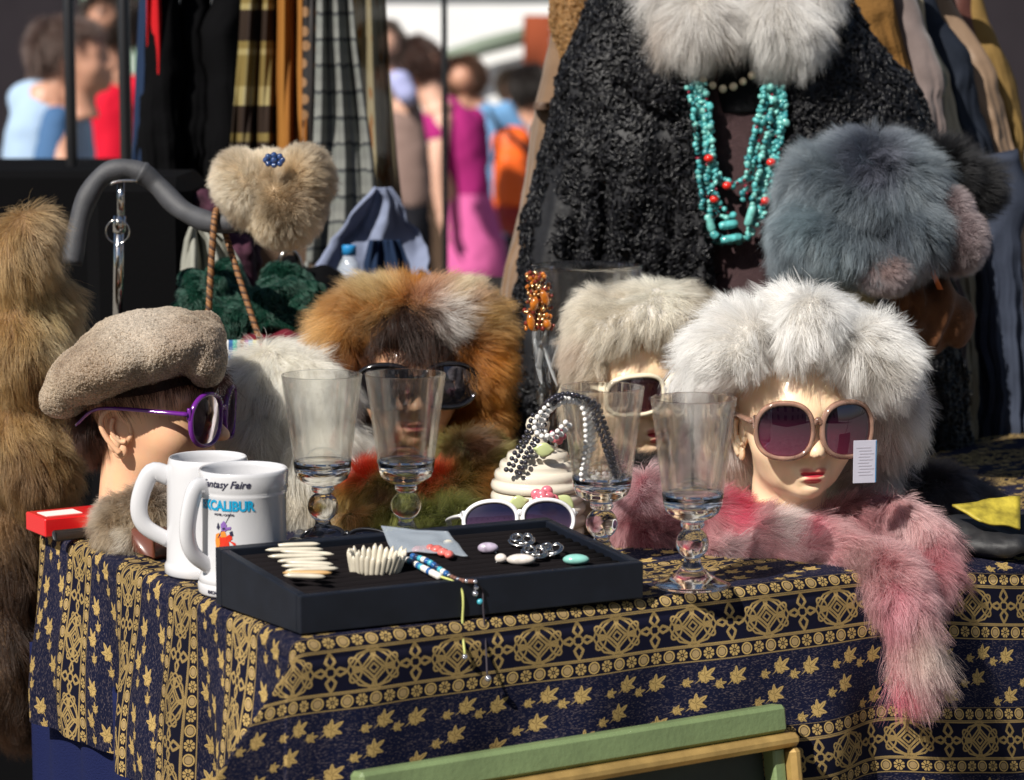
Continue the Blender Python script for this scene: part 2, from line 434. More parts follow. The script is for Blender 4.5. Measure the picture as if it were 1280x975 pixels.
def cloth_image():
    """woven pattern of the cloth: rosette rows, a knotwork band and a field of leaf pairs (one repeat, drawn in millimetres)"""
    pu, pv, res = 94.5, 163.0, 5.42
    reps = 2; W, H = int(pu * res) , int(pv * res)
    X, Y = np.meshgrid((np.arange(W) + .5) / res, (np.arange(H) + .5) / res); X = X.astype(np.float32); Y = Y.astype(np.float32)  # Y runs down the front drape
    gold = np.zeros((H, W), np.float32); grey = np.zeros((H, W), np.float32); black = np.zeros((H, W), np.float32)
    def wrap(d): return (d + pu / 2) % pu - pu / 2
    def stroke(pts, wd, k=1.0):
        nonlocal gold
        pts = np.asarray(pts, float)
        for (x0, y0), (x1, y1) in zip(pts[:-1], pts[1:]):
            cx = (x0 + x1) / 2; dx, dy = x1 - x0, y1 - y0; l2 = dx * dx + dy * dy + 1e-9
            px = wrap(X - cx) + dx / 2; py = Y - y0; tt = np.clip((px * dx + py * dy) / l2, 0, 1)
            d = np.hypot(px - tt * dx, py - tt * dy)
            tw = .66 + .34 * np.sin((X * .8 + Y * .9) * 4.6)
            gold = np.maximum(gold, np.clip((wd - d) / .22 + .5, 0, 1) * tw * k)
    def ell(cx, cy, rx, ry, n=26, a0=0, a1=2 * np.pi, rot=0):
        a = np.linspace(a0, a1, n); x, y = rx * np.cos(a), ry * np.sin(a)
        return np.stack([cx + x * math.cos(rot) - y * math.sin(rot), cy + x * math.sin(rot) + y * math.cos(rot)], 1)
    # rosette rows
    for cy in (8.0, 72.5):
        for yy in (cy - 8.2, cy + 8.2): stroke([(x, yy) for x in np.linspace(0, pu, 3)], .75, .9)
        black = np.maximum(black, (np.abs(Y - cy) < 7.3) * 1.0)
        for k in range(3):
            cx = k * 31.5 + 8
            d = np.hypot(wrap(X - cx), Y - cy); gold = np.maximum(gold, np.clip((.85 - np.abs(d - 6.0)) / .22 + .5, 0, 1))
            grey = np.maximum(grey, np.clip((4.6 - d) / .3, 0, 1) * .8); gold = np.maximum(gold, np.clip((4.4 - d) / .3, 0, 1) * (.25 + .3 * (np.sin(X * 2.6) * np.sin(Y * 2.6) > 0)))
            cx += 15.75
            dx, dy = wrap(X - cx), Y - cy; d = np.hypot(dx, dy); an = np.arctan2(dy, dx)
            pet = (np.abs(np.sin(an * 4)) * 1.0 > .36) & (d > 2.1) & (d < 6.6 - 1.0 * (1 - np.abs(np.sin(an * 4)))); gold = np.maximum(gold, pet * .92)
            gold = np.maximum(gold, (d < 1.0) * .8)
    # knotwork band between y = 17 and 63, middle at 40.3
    m = 40.3
    for yy in (18.2, 62.4): stroke([(x, yy) for x in np.linspace(0, pu, 3)], .95)
    c0 = 22.0
    for s in (1, -1):                                   # spiky quatrefoil
        stroke([(c0, m + s * 5), (c0 - 5.2, m + s * 11), (c0 - 3.6, m + s * 15), (c0, m + s * 20.5), (c0 + 3.6, m + s * 15), (c0 + 5.2, m + s * 11), (c0, m + s * 5)], 1.6)
        stroke([(c0 + s * 5, m), (c0 + s * 10, m - 4), (c0 + s * 16, m - 1.5), (c0 + s * 16, m + 1.5), (c0 + s * 10, m + 4), (c0 + s * 5, m)], 1.6)
    stroke(ell(c0, m, 5.2, 5.2), 1.15)
    c1 = c0 + pu / 2
    for r_ in (5.0, 10.0, 15.5): stroke([(c1 - r_, m), (c1, m - r_), (c1 + r_, m), (c1, m + r_), (c1 - r_, m)], 1.1)
    for s in (1, -1):
        for q in (1, -1):
            stroke(ell(c1 + s * 10.5, m + q * 8.5, 15.5, 6.0, rot=-s * q * .72), 1.25)
            stroke(ell(c1 + s * 20.5, m + q * 6.5, 8.0, 4.6, rot=s * q * .85), 1.15)
            stroke(ell(c1, m + q * 21.0, 6.0, 2.6), 1.25)
            stroke([(c1 + s * 4, m + q * 20.0), (c1 + s * 17, m + q * 16.5), (c1 + s * 26, m + q * 6), (c1 + s * 29, m)], 1.15)
    black = np.maximum(black, ((Y > 18) & (Y < 62.6)) * .75)
    # field of leaf pairs
    def leaf(cx, cy, size, ang):
        nonlocal gold, black
        dx, dy = wrap(X - cx), (Y - cy + pv / 2) % pv - pv / 2; rr = np.hypot(dx, dy); an = np.arctan2(-dy, dx) - ang; an = (an + np.pi) % (2 * np.pi) - np.pi
        sh = .50 + .05 * np.sin(an * 11 + cx)
        lobes = ((0, 1.08, .36), (.92, .86, .34), (-.92, .90, .34), (1.95, .62, .5), (-1.95, .58, .5), (np.pi, 1.0, .08), (-np.pi, 1.0, .08))
        for a, l, w_ in lobes: sh = np.maximum(sh, .42 + (l - .42) * np.clip(1 - np.abs((an - a) / w_), 0, 1) ** .8)
        ins = np.clip((sh * size - rr) / .4 + .5, 0, 1); gold = np.maximum(gold, ins * .95)
        vein = np.zeros_like(ins)
        for a, l, w_ in lobes[:5]: vein = np.maximum(vein, (np.abs(rr * np.sin(an - a)) < .42) & (np.cos(an - a) > 0) & (rr < l * size * .78) & (rr > 1.0))
        vein = np.maximum(vein, (np.abs(rr - size * .45) < .35) & (np.abs(an) > 1.2))
        black = np.maximum(black, vein * ins * .75)
    for k, (ox, oy) in enumerate(((18, 102), (65, 128), (22, 150), (77, 86.5 + 5))):
        if k == 3: continue
        leaf(ox + 6, oy, 14.5, .6); leaf(ox - 15, oy + 6, 8.6, .2)
    leaf(77 + 4, 98, 14.0, .6); leaf(77 - 17, 104, 8.2, .2)
    gold = np.tile(gold, (2, 3)); black = np.tile(black, (2, 3)); grey = np.tile(grey, (2, 3)); HH, WW = gold.shape
    rg = np.random.default_rng(5); st = rg.random((HH, WW)).astype(np.float32)
    for _ in range(9): st = (np.roll(st, 1, 1) + st + np.roll(st, -1, 1) + np.roll(st, 2, 1) + np.roll(st, -2, 1)) / 5
    st = (st + np.roll(st, 1, 0) + np.roll(st, 2, 0) + np.roll(st, 3, 0)) / 4
    st = (st - st.mean()) / st.std()
    fieldmask = np.tile(((np.arange(H) / res > 82) & (np.arange(H) / res < 163)).astype(np.float32), 2)[:, None]
    streak = np.clip((st - .75) * 1.6, 0, 1) * fieldmask
    fade = 1 + .0 * st
    weave = 1 + .16 * np.sin(np.arange(WW) * 2.1)[None] * np.sin(np.arange(HH) * 2.1 + 1)[:, None] + .16 * rg.normal(size=(HH, WW))
    navy = np.array([.0042, .006, .0245]); ink = np.array([.004, .004, .013]); gd = np.array([.45, .315, .118]); gy = np.array([.30, .22, .13])
    img = navy * np.ones((HH, WW, 1)); img = img * (1 - black[..., None]) + ink * black[..., None] * 1.0
    img = img * (1 - .55 * streak[..., None]) + np.array([.15, .12, .12]) * .55 * streak[..., None]
    img = img * (1 - grey[..., None]) + gy * grey[..., None]
    ga = np.clip(gold * (1 - .6 * np.tile(np.ones((1, 1)), (1, 1)) * 0), 0, 1)[..., None]
    g3 = gd * (1 - .72 * (black * (gold > .9) * (fieldmask > 0))[..., None])
    img = img * (1 - ga) + g3 * ga
    img = np.clip(img * weave[..., None], 0, 1)
    im = bpy.data.images.new('cloth_weave', WW, HH, float_buffer=False); im.colorspace_settings.name = 'sRGB'
    srgb = np.where(img < .0031308, img * 12.92, 1.055 * np.power(img, 1 / 2.4) - .055)
    im.pixels.foreach_set(np.concatenate([srgb, np.ones((HH, WW, 1))], -1)[::-1].astype(np.float32).ravel()); im.update()
    return im, 3 * pu / 1000, 2 * pv / 1000 * .93
cl_im, cl_w, cl_h = cloth_image()
clothm = mat('woven_cloth', (.05, .05, .1), .85, spec=.12)
ti = N(clothm, 'ShaderNodeTexImage', image=cl_im, interpolation='Cubic'); _nz = N(clothm, 'ShaderNodeTexNoise'); _nz.inputs['Scale'].default_value = 7; _nz.inputs['Detail'].default_value = 5; L(clothm, N(clothm, 'ShaderNodeTexCoord').outputs['Object'], _nz.inputs['Vector']); _rp = N(clothm, 'ShaderNodeValToRGB'); _rp.color_ramp.elements[0].position = .3; _rp.color_ramp.elements[0].color = (.68, .66, .64, 1); _rp.color_ramp.elements[1].position = .7; _rp.color_ramp.elements[1].color = (1.1, 1.08, 1.05, 1); L(clothm, _nz.outputs['Fac'], _rp.inputs[0])
_mx = N(clothm, 'ShaderNodeMix', data_type='RGBA'); _mx.blend_type = 'MULTIPLY'; _mx.inputs[0].default_value = 1; L(clothm, ti.outputs[0], _mx.inputs[6]); L(clothm, _rp.outputs[0], _mx.inputs[7]); L(clothm, _mx.outputs[2], B(clothm).inputs['Base Color'])
bp = N(clothm, 'ShaderNodeBump'); bp.inputs['Strength'].default_value = .5; bp.inputs['Distance'].default_value = .0012
L(clothm, ti.outputs[0], bp.inputs['Height']); L(clothm, bp.outputs[0], B(clothm).inputs['Normal'])

def cloth():
    rho, DL, DF = .014, .235, .46
    def spacing(lo, hi): 
        neg = np.concatenate([-np.linspace(-lo, .03, 60), np.linspace(-.03, .0, 14)[:-1]]); pos = np.arange(0, hi + .001, .006); return np.concatenate([neg, pos])
    A, Bv = np.meshgrid(spacing(-DL, TL), spacing(-DF, TD), indexing='ij')
    sa, sb = np.maximum(-A, 0), np.maximum(-Bv, 0); r = np.hypot(sa, sb); phi = np.where(r > 0, np.arctan2(sb, np.maximum(sa, 1e-9)), np.pi / 2)
    corner = (sa > 0) & (sb > 0)
    s = r
    h = np.where(s < rho * np.pi / 2, rho * np.sin(np.minimum(s / rho, np.pi / 2)), rho)
    d = np.where(s < rho * np.pi / 2, rho * (1 - np.cos(np.minimum(s / rho, np.pi / 2))), s - rho * np.pi / 2 + rho)
    m = np.minimum(phi, np.pi / 2 - phi) * corner
    flap = nrm(np.array([-.93, -.36, 0]))
    out = np.maximum(r - rho * 2, 0) * np.sin(m) * .8
    P = C0 + U * np.maximum(A, 0)[..., None] + V * np.maximum(Bv, 0)[..., None]
    P = P - (U * (h * np.cos(phi))[..., None] + V * (h * np.sin(phi))[..., None]) * (r > 0)[..., None] + flap * out[..., None]
    P[..., 2] = T - d * np.cos(m * .9)
    # folds: grow with the drop
    a = np.maximum(A, 0); b = np.maximum(Bv, 0)
    wf = sstep(0, .12, a) * sstep(.0, .2, d) * (sb > 0)
    ff = .018 * np.sin(a * 9.5 + 2.6) + .009 * np.sin(a * 23 + 1.1) + .02 * np.exp(-((a - .83) / .1) ** 2) + .006 * np.sin(a * 41 + d * 9)
    P = P - V * (wf * (ff + .02))[..., None]
    wl = sstep(0, .1, b) * sstep(0, .2, d) * (sa > 0) * (sb == 0)
    fl = .012 * np.sin(b * 22 + .5) + .006 * np.sin(b * 47 + 2) + .004 * np.sin(b * 75 + d * 12)
    P = P - U * (wl * (fl + .014))[..., None]
    # top surface: faint wrinkles, and the loose far end on the right slides forward
    P[..., 2] += (r == 0) * (.0012 * np.sin(A * 31 + Bv * 17) + .0012 * np.sin(Bv * 43 - A * 13)) * sstep(0, .04, a) * sstep(0, .04, b)
    P[..., 2] -= .014 * sstep(.62, .95, a) * sstep(.10, .0, b) * (1 - sstep(.0, .03, sb) * .3)
    shift = .022 * sstep(.68, .98, A)
    uvx = (A + .004 * np.sin(Bv * 30)) / cl_w; uvy = 1 - (-(Bv + shift) - .006) / cl_h
    uv = np.stack([uvx, uvy], -1).reshape(-1, 2)
    nu, nv = A.shape
    return (P.reshape(-1, 3), gridfaces(nu, nv)), uv
cg, cuv = cloth()
mk('tablecloth', cg, clothm, uv=cuv, label='navy tablecloth woven with gold knotwork bands, rosettes and leaves', cat='tablecloth')
# plain navy cloth under it at the left
terry = mat('navy_terry', (.008, .012, .055), .95, bump=.8, bscale=500)
a_, d_ = np.meshgrid(np.linspace(.35, .74, 40), np.linspace(0.15, .8, 40), indexing='ij')
Pt = C0 + V * a_[..., None] - U * (.010 + .008 * np.sin(a_ * 60))[..., None]; Pt[..., 2] = T - d_
mk('hanging_towel', sheet(Pt, .004), terry, label='plain navy cloth hanging below the hem of the patterned cloth', cat='cloth')

# ------------------------------------------------------------------ mannequin heads
def head_field(p):
    """distance-like field of a mannequin head in centimetres: chin at z = 0, face towards -y"""
    def el(c, r_):
        q = p - np.array(c); r_ = np.array(r_, float); k0 = np.linalg.norm(q / r_, axis=1); k1 = np.linalg.norm(q / r_ ** 2, axis=1); return k0 * (k0 - 1) / np.maximum(k1, 1e-6)
    def cap(a, b, ra, rb):
        a, b = np.array(a, float), np.array(b, float); h = np.clip(((p - a) @ (b - a)) / ((b - a) @ (b - a)), 0, 1)
        return np.linalg.norm(p - a - h[:, None] * (b - a), axis=1) - (ra + (rb - ra) * h)
    def un(d, e, k): h = np.maximum(k - np.abs(d - e), 0) / k; return np.minimum(d, e) - h * h * k * .25
    def sub(d, e, k): h = np.maximum(k - np.abs(-d - e), 0) / k; return np.maximum(d, -e) + h * h * k * .25
    d = el((0, 1.2, 11.8), (7.0, 8.8, 7.4))
    d = un(d, el((0, -2.3, 7.6), (6.0, 6.1, 7.6)), 2.5)
    d = un(d, el((0, -2.9, 3.6), (4.5, 5.0, 3.5)), 2.2)
    d = un(d, el((0, -6.5, 1.35), (1.7, 1.6, 1.3)), 1.6)
    for s in (1, -1): d = un(d, el((s * 3.7, -4.6, 6.3), (2.2, 2.4, 2.0)), 2.2)
    d = un(d, el((0, -6.5, 11.0), (4.6, 1.7, 1.0)), 1.6)
    for s in (1, -1): d = sub(d, el((s * 3.1, -8.9, 9.3), (1.8, 1.5, 1.0)), 1.2)
    for s in (1, -1): d = un(d, el((s * 3.1, -6.35, 9.2), (1.35, 1.25, 1.0)), .5)
    d = un(d, cap((0, -7.6, 10.2), (0, -9.9, 6.5), .62, .78), 1.1)
    d = un(d, el((0, -10.1, 6.15), (.95, .95, .8)), .7)
    for s in (1, -1): d = un(d, el((s * .88, -9.0, 5.85), (.62, .9, .58)), .6)
    for s in (1, -1): d = sub(d, el((s * .55, -9.75, 5.2), (.32, .5, .35)), .3)
    d = un(d, el((0, -7.7, 3.5), (2.2, 1.0, 1.7)), 1.0)
    d = sub(d, cap((0, -9.1, 5.2), (0, -8.95, 4.4), .2, .24), .4)
    up = np.minimum(el((.62, -8.2, 3.78), (1.2, .75, .5)), el((-.62, -8.2, 3.78), (1.2, .75, .5)))
    lo = el((0, -8.12, 2.72), (1.3, .85, .66))
    d = un(d, up, .35); d = un(d, lo, .4)
    d = sub(d, el((0, -8.95, 3.27), (1.9, .5, .07)), .3)
    d = sub(d, el((0, -8.7, 1.95), (1.3, .6, .3)), .7)
    d = un(d, cap((0, 1.4, 3.0), (0, 2.0, -6.5), 4.5, 4.9), 1.8)
    d = un(d, el((0, 2.0, -6.6), (5.6, 5.6, 1.6)), 2.0)
    lip = np.minimum(np.minimum(up, lo), el((0, -8.75, 3.3), (1.7, .5, .35)))
    eye = np.minimum(el((3.1, -7.4, 9.2), (1.5, .9, .55)), el((-3.1, -7.4, 9.2), (1.5, .9, .55)))
    return d, lip, eye
def head_geo(nu=230, nv=210):
    a = np.linspace(0, 1, nu, endpoint=False); th = 2 * np.pi * a + .78 * np.sin(2 * np.pi * a) * 1.0   # dense at the face
    vv = np.linspace(0, 1, nv); ph = np.pi * vv - .20 * np.sin(2 * np.pi * (vv - .02)) * 0 
    TH, PH = np.meshgrid(th, ph, indexing='ij')
    # th = 0 is the back; the face is where the spacing is tight
    D = np.stack([np.sin(TH) * np.sin(PH), np.cos(TH) * np.sin(PH), np.cos(PH)], -1).reshape(-1, 3)
    o = np.array([0, -.8, 5.2]); lo = np.full(len(D), 1.0); hi = np.full(len(D), 20.0)
    for _ in range(22):
        md = (lo + hi) / 2; d = head_field(o + D * md[:, None])[0]; ins = d < 0; lo = np.where(ins, md, lo); hi = np.where(ins, hi, md)
    P = o + D * ((lo + hi) / 2)[:, None]; P[:, 2] = np.maximum(P[:, 2], -7.0)
    _, lip, eye = head_field(P)
    lm = (1 - sstep(-.02, .1, lip)) * (P[:, 1] < -7.6); em = 1 - sstep(-.05, .15, eye)
    # tight spacing must sit at -y (theta = pi)
    P = P * .93 / 100; P[:, 2] += 7.0 * .93 / 100
    return (P, gridfaces(nu, nv, wrapu=True)), lm, em
HEAD, LIPM, EYEM = head_geo()
HS = .93 / 100; HZ = 7.0 * HS
def hp(x, y, z): return np.array([x * HS, y * HS, z * HS + HZ])       # head centimetres -> local metres
def skin_mat(name, skin, lip):
    m = mat(name, skin, .38, spec=.45, sss=.25, coat=.15, bump=.06, bscale=160)
    a = N(m, 'ShaderNodeAttribute', attribute_name='lips'); e = N(m, 'ShaderNodeAttribute', attribute_name='eyes')
    x = N(m, 'ShaderNodeMix', data_type='RGBA'); x.inputs[6].default_value = (*skin, 1); x.inputs[7].default_value = (*lip, 1)
    y = N(m, 'ShaderNodeMix', data_type='RGBA'); y.inputs[7].default_value = (.03, .02, .02, 1)
    nz = N(m, 'ShaderNodeTexNoise'); nz.inputs['Scale'].default_value = 14; nz.inputs['Detail'].default_value = 4
    bl = N(m, 'ShaderNodeMix', data_type='RGBA'); bl.blend_type = 'MULTIPLY'; bl.inputs[0].default_value = .14
    L(m, nz.outputs['Color'], bl.inputs[7]); L(m, x.outputs[2], bl.inputs[6])
    L(m, a.outputs['Fac'], x.inputs[0]); L(m, bl.outputs[2], y.inputs[6]); L(m, e.outputs['Fac'], y.inputs[0]); L(m, y.outputs[2], B(m).inputs['Base Color'])
    return m
def ear_geo(s):
    """right (s = 1) or left ear in head centimetres: helix rim, antihelix, bowl and lobe"""
    hx = [(-1.2, 7.2), (-1.0, 8.6), (-.2, 9.9), (1.0, 10.3), (2.1, 9.6), (2.4, 8.2), (1.8, 6.7), (.9, 5.5), (.2, 4.7)]
    def put(y, z, o): return hp(s * (6.15 + .28 * (y + 1.2) + o), y + .6, z - .3)
    g = [tube([put(y, z, .15) for y, z in [tuple(q) for q in smooth_path(np.array(hx), 30)]], np.interp(np.linspace(0, 1, 30), [0, .3, .8, 1], [.26, .38, .36, .42]) * HS, 10)]
    g.append(tube([put(y, z, .1) for y, z in [tuple(q) for q in smooth_path(np.array([(.9, 9.1), (1.2, 8.2), (1.0, 7.0), (.3, 6.2), (-.5, 6.1)]), 18)]], .3 * HS, 10))
    g.append(tube([put(y, z, .05) for y, z in [(-1.2, 7.4), (-1.0, 6.8), (-.9, 6.2)]], np.array([.25, .38, .25]) * HS, 10))
    g.append(ball(put(.35, 5.0, -.22), (.42 * HS, .95 * HS, 1.05 * HS))); g.append(ball(put(1.0, 6.0, -.1), (.4 * HS, .9 * HS, 1.2 * HS)))
    g.append(ball(put(.5, 7.6, -.45), (.35 * HS, 1.75 * HS, 2.4 * HS)))
    return join(*g)
EARS = [ear_geo(1), ear_geo(-1)]
def head(px, py, yaw, skin, label, Z=T, tilt=0, scale=1.0):
    o = thing('mannequin_head', on(px, py, Z), label, 'mannequin head', 'mannequin heads on the table', rot=R(yaw))
    o.rotation_euler[1] = R(tilt); o.scale = (scale,) * 3
    mk('face', HEAD, skin, o, local=True, attrs={'lips': LIPM, 'eyes': EYEM})
    for e in EARS: mk('ear', e, skin, o, local=True)
    bpy.context.view_layer.update()
    return o
def hw(o, x, y, z):                       # head centimetres -> world, for a placed head
    a = o.rotation_euler[2]; q = hp(x, y, z) * o.scale[0]; b = o.rotation_euler[1]
    q = np.array([q[0] * math.cos(b) + q[2] * math.sin(b), q[1], -q[0] * math.sin(b) + q[2] * math.cos(b)])
    return np.array(o.location) + np.array([q[0] * math.cos(a) - q[1] * math.sin(a), q[0] * math.sin(a) + q[1] * math.cos(a), q[2]])

# ------------------------------------------------------------------ sunglasses
def sunglasses(label, loc, yaw, fm, lm, dx=.035, a=.030, b=.027, n=2.6, th=.0022, wrap=2.2, drop=.0, tm=None, pitch=0.0, roll=0.0, tlen=.12, spread=.070, asym=.0, hook=.025, taper=0.0, tth=None, gems=False, group='sunglasses'):
    o = bpy.data.objects.new('sunglasses', None); COL.objects.link(o); o.location = tuple(loc); o.rotation_euler = (R(pitch), R(roll), R(yaw)); o.empty_display_size = .03
    tags(o, label, 'sunglasses', group)
    t = np.linspace(0, 2 * np.pi, 64, endpoint=False)
    def outline(s, k=1.0):
        c, q = np.cos(t), np.sin(t); x = np.sign(c) * np.abs(c) ** (2 / n) * a * k; z = np.sign(q) * np.abs(q) ** (2 / n) * b * k
        z = z * (1 - taper * x / a) + asym * x
        X_ = s * (dx + x); return np.stack([X_, wrap * X_ ** 2, z], 1)
    g = []
    for s in (1, -1): g.append(tube(outline(s), th, 8, closed=True, flat=1.5, up=(0, 1, 0)))
    xi = dx - a
    g.append(tube(smooth_path([(xi - .001, wrap * xi ** 2, b * .25), (0, -.001, b * .42), (-xi + .001, wrap * xi ** 2, b * .25)], 12), th * 1.1, 8))
    for s in (1, -1): g.append(tube(smooth_path([(s * (xi + .002), .0035, -.1 * b), (s * (xi - .001), .007, -.35 * b)], 5), th * .9, 6))
    xo = dx + a; yo = wrap * xo ** 2
    for s in (1, -1): g.append(box((s * xo, yo + .002, b * .3), (.006, .006, b * .5), .0015))
    mk('frame', join(*g), fm, o, local=True)
    for s in (1, -1):
        rings = [outline(s, k) for k in np.linspace(.02, .985, 10)]; cx = np.array([s * dx, wrap * dx * dx, 0])
        pts = []
        for k, rg_ in zip(np.linspace(.02, .985, 10), rings): q = rg_.copy(); q[:, 1] -= .0035 * (1 - k * k); pts.append(q)
        front = np.array(pts); back = front + np.array([0, .0016, 0])
        v = np.concatenate([front.reshape(-1, 3), back.reshape(-1, 3)]); m = len(front.reshape(-1, 3)); f = gridfaces(10, 64, wrapv=True)
        f = f + [tuple(i + m for i in reversed(q)) for q in f] + [tuple(range(64)), tuple(range(m + 63, m - 1, -1))]
        f += [(9 * 64 + i, m + 9 * 64 + i, m + 9 * 64 + (i + 1) % 64, 9 * 64 + (i + 1) % 64) for i in range(64)]
        mk('lens', (v, f), lm, o, local=True)
    tt = tth or th * 1.4
    for s in (1, -1):
        p = smooth_path([(s * (xo + .001), yo + .003, b * .3), (s * (spread * .5 + xo * .5 + .003), yo + .03, b * .32), (s * (spread + .002), yo + tlen * .75, b * .3), (s * spread * .98, yo + tlen, b * .12), (s * spread * .94, yo + tlen + .022, b * .3 - hook)], 22)
        mk('temple', tube(p, np.linspace(tt * 1.35, tt * .8, 22), 8, flat=.55), tm or fm, o, local=True)
    if gems:
        gm = mat('rhinestone', (.9, .9, .95), .08, metal=.9)
        for s in (1, -1):
            gg = [ball(outline(s)[i] + np.array([0, -th * 1.6, 0]), .0011, 8, 6) for i in list(range(18, 30, 2))] + [ball((s * (xo + .0035), yo + .004 + k * .004, b * .3), .0016, 8, 6) for k in range(3)]
            mk('rhinestones', join(*gg), gm, o, local=True, kind='stuff')
    bpy.context.view_layer.update()
    return o
# ------------------------------------------------------------------ the four heads
skin_warm = skin_mat('mannequin_skin_warm', (.80, .46, .28), (.36, .03, .05))
skin_pale = skin_mat('mannequin_skin_pale', (.90, .64, .42), (.50, .03, .05))
H1 = head(187, 668, 74, skin_warm, 'mannequin head in profile wearing the sheepskin beret')
H2 = head(510, 614, 10, skin_warm, 'mannequin head with brown fringe under the orange fox hat')
H3 = head(782, 626, 27, skin_pale, 'mannequin head in cream glasses under the cream fur hat')
H4 = head(990, 681, 10, skin_pale, 'mannequin head with red lips under the white fox hat')
# ------------------------------------------------------------------ sunglasses on the heads and on the table
plum = mat('purple_plastic', (.13, .015, .22), .12, spec=.6, coat=.5)
cream_pl = mat('cream_plastic', (.80, .70, .52), .2, coat=.4)
pinkclear = mat('pink_tinted_plastic', (.46, .27, .20), .08, coat=.6, var=.5, vscale=45)
B(pinkclear).inputs['Transmission Weight'].default_value = .55
black_pl = mat('black_plastic', (.008, .008, .010), .12, coat=.5)
white_pl = mat('white_plastic', (.82, .82, .84), .18, coat=.4)
lens_purple = lens_material('violet_lens', (.012, .004, .014), (.16, .05, .13), gloss=.03)
lens_wine = lens_material('wine_lens', (.02, .004, .015), (.34, .05, .12))
lens_brown = lens_material('brown_lens', (.05, .015, .02), (.20, .06, .07))
lens_black = lens_material('black_lens', (.006, .006, .008), (.03, .03, .04))
lens_blue = lens_material('indigo_lens', (.03, .03, .09), (.30, .16, .30), gloss=.06)
G4 = sunglasses('large square sunglasses with clear pink frame and wine lenses on the red-lipped head', hw(H4, 0, -10.35, 8.85), 10, pinkclear, lens_wine, dx=.0362, a=.0310, b=.0312, n=2.4, th=.0028, wrap=3.2, tth=.0045)
G1 = sunglasses('purple sunglasses with rhinestones on the head in the beret', hw(H1, 0, -10.25, 8.6), 74, plum, lens_purple, dx=.036, a=.0295, b=.0305, n=2.3, th=.0022, wrap=3.0, gems=True, tth=.0040, pitch=3)
G2 = sunglasses('large black sunglasses on the head in the orange fox hat', hw(H2, 0, -10.35, 9.0), 10, black_pl, lens_black, dx=.041, a=.036, b=.028, n=2.4, th=.003, wrap=2.4, tth=.006)
G3 = sunglasses('cream framed shield sunglasses on the head in the cream fur hat', hw(H3, 0, -10.4, 8.9), 26, cream_pl, lens_brown, dx=.038, a=.036, b=.0245, n=2.8, th=.0030, wrap=2.6, asym=-.06, tth=.005)
G5 = sunglasses('white oval sunglasses lying open behind the jewellery tray', at(650, 649, -.05), 8, white_pl, lens_blue, dx=.033, a=.0300, b=.0215, n=2.2, th=.0026, wrap=2.5, pitch=-14, tlen=.10, tth=.0035, gems=False, asym=-.05)
G6 = sunglasses('black sunglasses lying behind the tray below the second goblet', on(432, 688) + Zv * .016, -20, black_pl, lens_black, dx=.030, a=.027, b=.014, n=2.2, th=.0022, wrap=2.5, pitch=-50, tlen=.08, tth=.003)
# price tag hanging from the clear pink glasses
tagm = bpy.data.materials.new('price_tag_card'); tagm.use_nodes = True; B(tagm).inputs['Base Color'].default_value = (.46, .45, .53, 1); B(tagm).inputs['Roughness'].default_value = .35
inkg = mat('grey_ink', (.42, .40, .47), .6); inkb = mat('blue_ink', (.05, .16, .30), .5)
pt = at(1081, 577, H4.location[1] - .108); tg_ = thing('price_tag', pt, 'white price tag with small grey print hanging from the pink glasses', 'price tag', rot=R(12))
mk('card', box((0, 0, 0), (.027, .0006, .048), .0002), tagm, tg_, local=True, smooth=False)
ln = [box((.001 * ((k * 37) % 5 - 2), -.0005, .016 - k * .0034), (.017 - .0007 * ((k * 53) % 7), .0003, .0012)) for k in range(10)]
mk('print', join(*ln), inkg, tg_, local=True, smooth=False)
mk('edge_stripe', box((.0128, -.0005, 0), (.0012, .0004, .047)), inkb, tg_, local=True, smooth=False)
mk('thread', tube(smooth_path([(.0, 0, .023), (.003, .002, .032), (.004, .005, .043)], 8), .0004, 6), black_pl, tg_, local=True)

# ------------------------------------------------------------------ goblets
def goblet_geo():
    k = np.linspace(-1.05, 1.05, 15); knob = [(.0178 * math.cos(a) if abs(a) < 1.04 else .0088, .0455 + .0175 * math.sin(a)) for a in k]
    foot = [(.0, .0), (.030, .0), (.0415, .0), (.0430, .0013), (.0415, .0028), (.030, .0065), (.019, .0125), (.012, .020), (.0090, .0262), (.0088, .0300)]
    up = [(.0088, .0612), (.0115, .0622), (.0128, .0640), (.0130, .0665), (.0122, .0685), (.0150, .0705), (.0220, .0735), (.0290, .0790), (.0322, .0870)]
    top = [(.0332, .0945), (.0334, .0985), (.0322, .0990), (.0300, .0945), (.0262, .0895), (.018, .0855), (.008, .0838), (.0, .0835)]
    wall = [(.0334 + (.0465 - .0334) * t, .0992 + (.1975 - .0992) * t) for t in np.linspace(0, 1, 14)]; rim = [(.0464, .1985), (.0457, .1989), (.0451, .1983)]
    inn = [(.0449 - (.0449 - .0318) * t, .197 - (.197 - .0994) * t) for t in np.linspace(0, 1, 14)]
    return lathe(foot + knob + up + top, 72), lathe(wall + rim + inn + [wall[0]], 72)
GOB, BOWL = goblet_geo()
gob_at = [(404, 683, 'glass goblet in front of the white fur, nearest the mugs'), (508, 681, 'glass goblet in front of the black sunglasses and the orange fox hat'),
          (752, 706, 'glass goblet with pearl strands hanging over its rim'), (865, 734, 'glass goblet standing nearest the front edge, before the white fox hat')]
proto = None; GOBS = []
for k, (x, y, lb) in enumerate(gob_at):
    if proto is None:
        o = proto = thing('glass_goblet', on(x, y) + Zv * .0015, lb, 'goblet', 'heavy glass goblets with ball stems'); mk('stem_and_foot', GOB, GLASS, o, local=True); mk('bowl', BOWL, THIN, o, local=True)
    else:
        o = copy_tree(proto); o.location = tuple(on(x, y) + Zv * .0015); o['label'] = lb
    GOBS.append(o)
GOBS[3].scale = (.98, .98, 1.02)

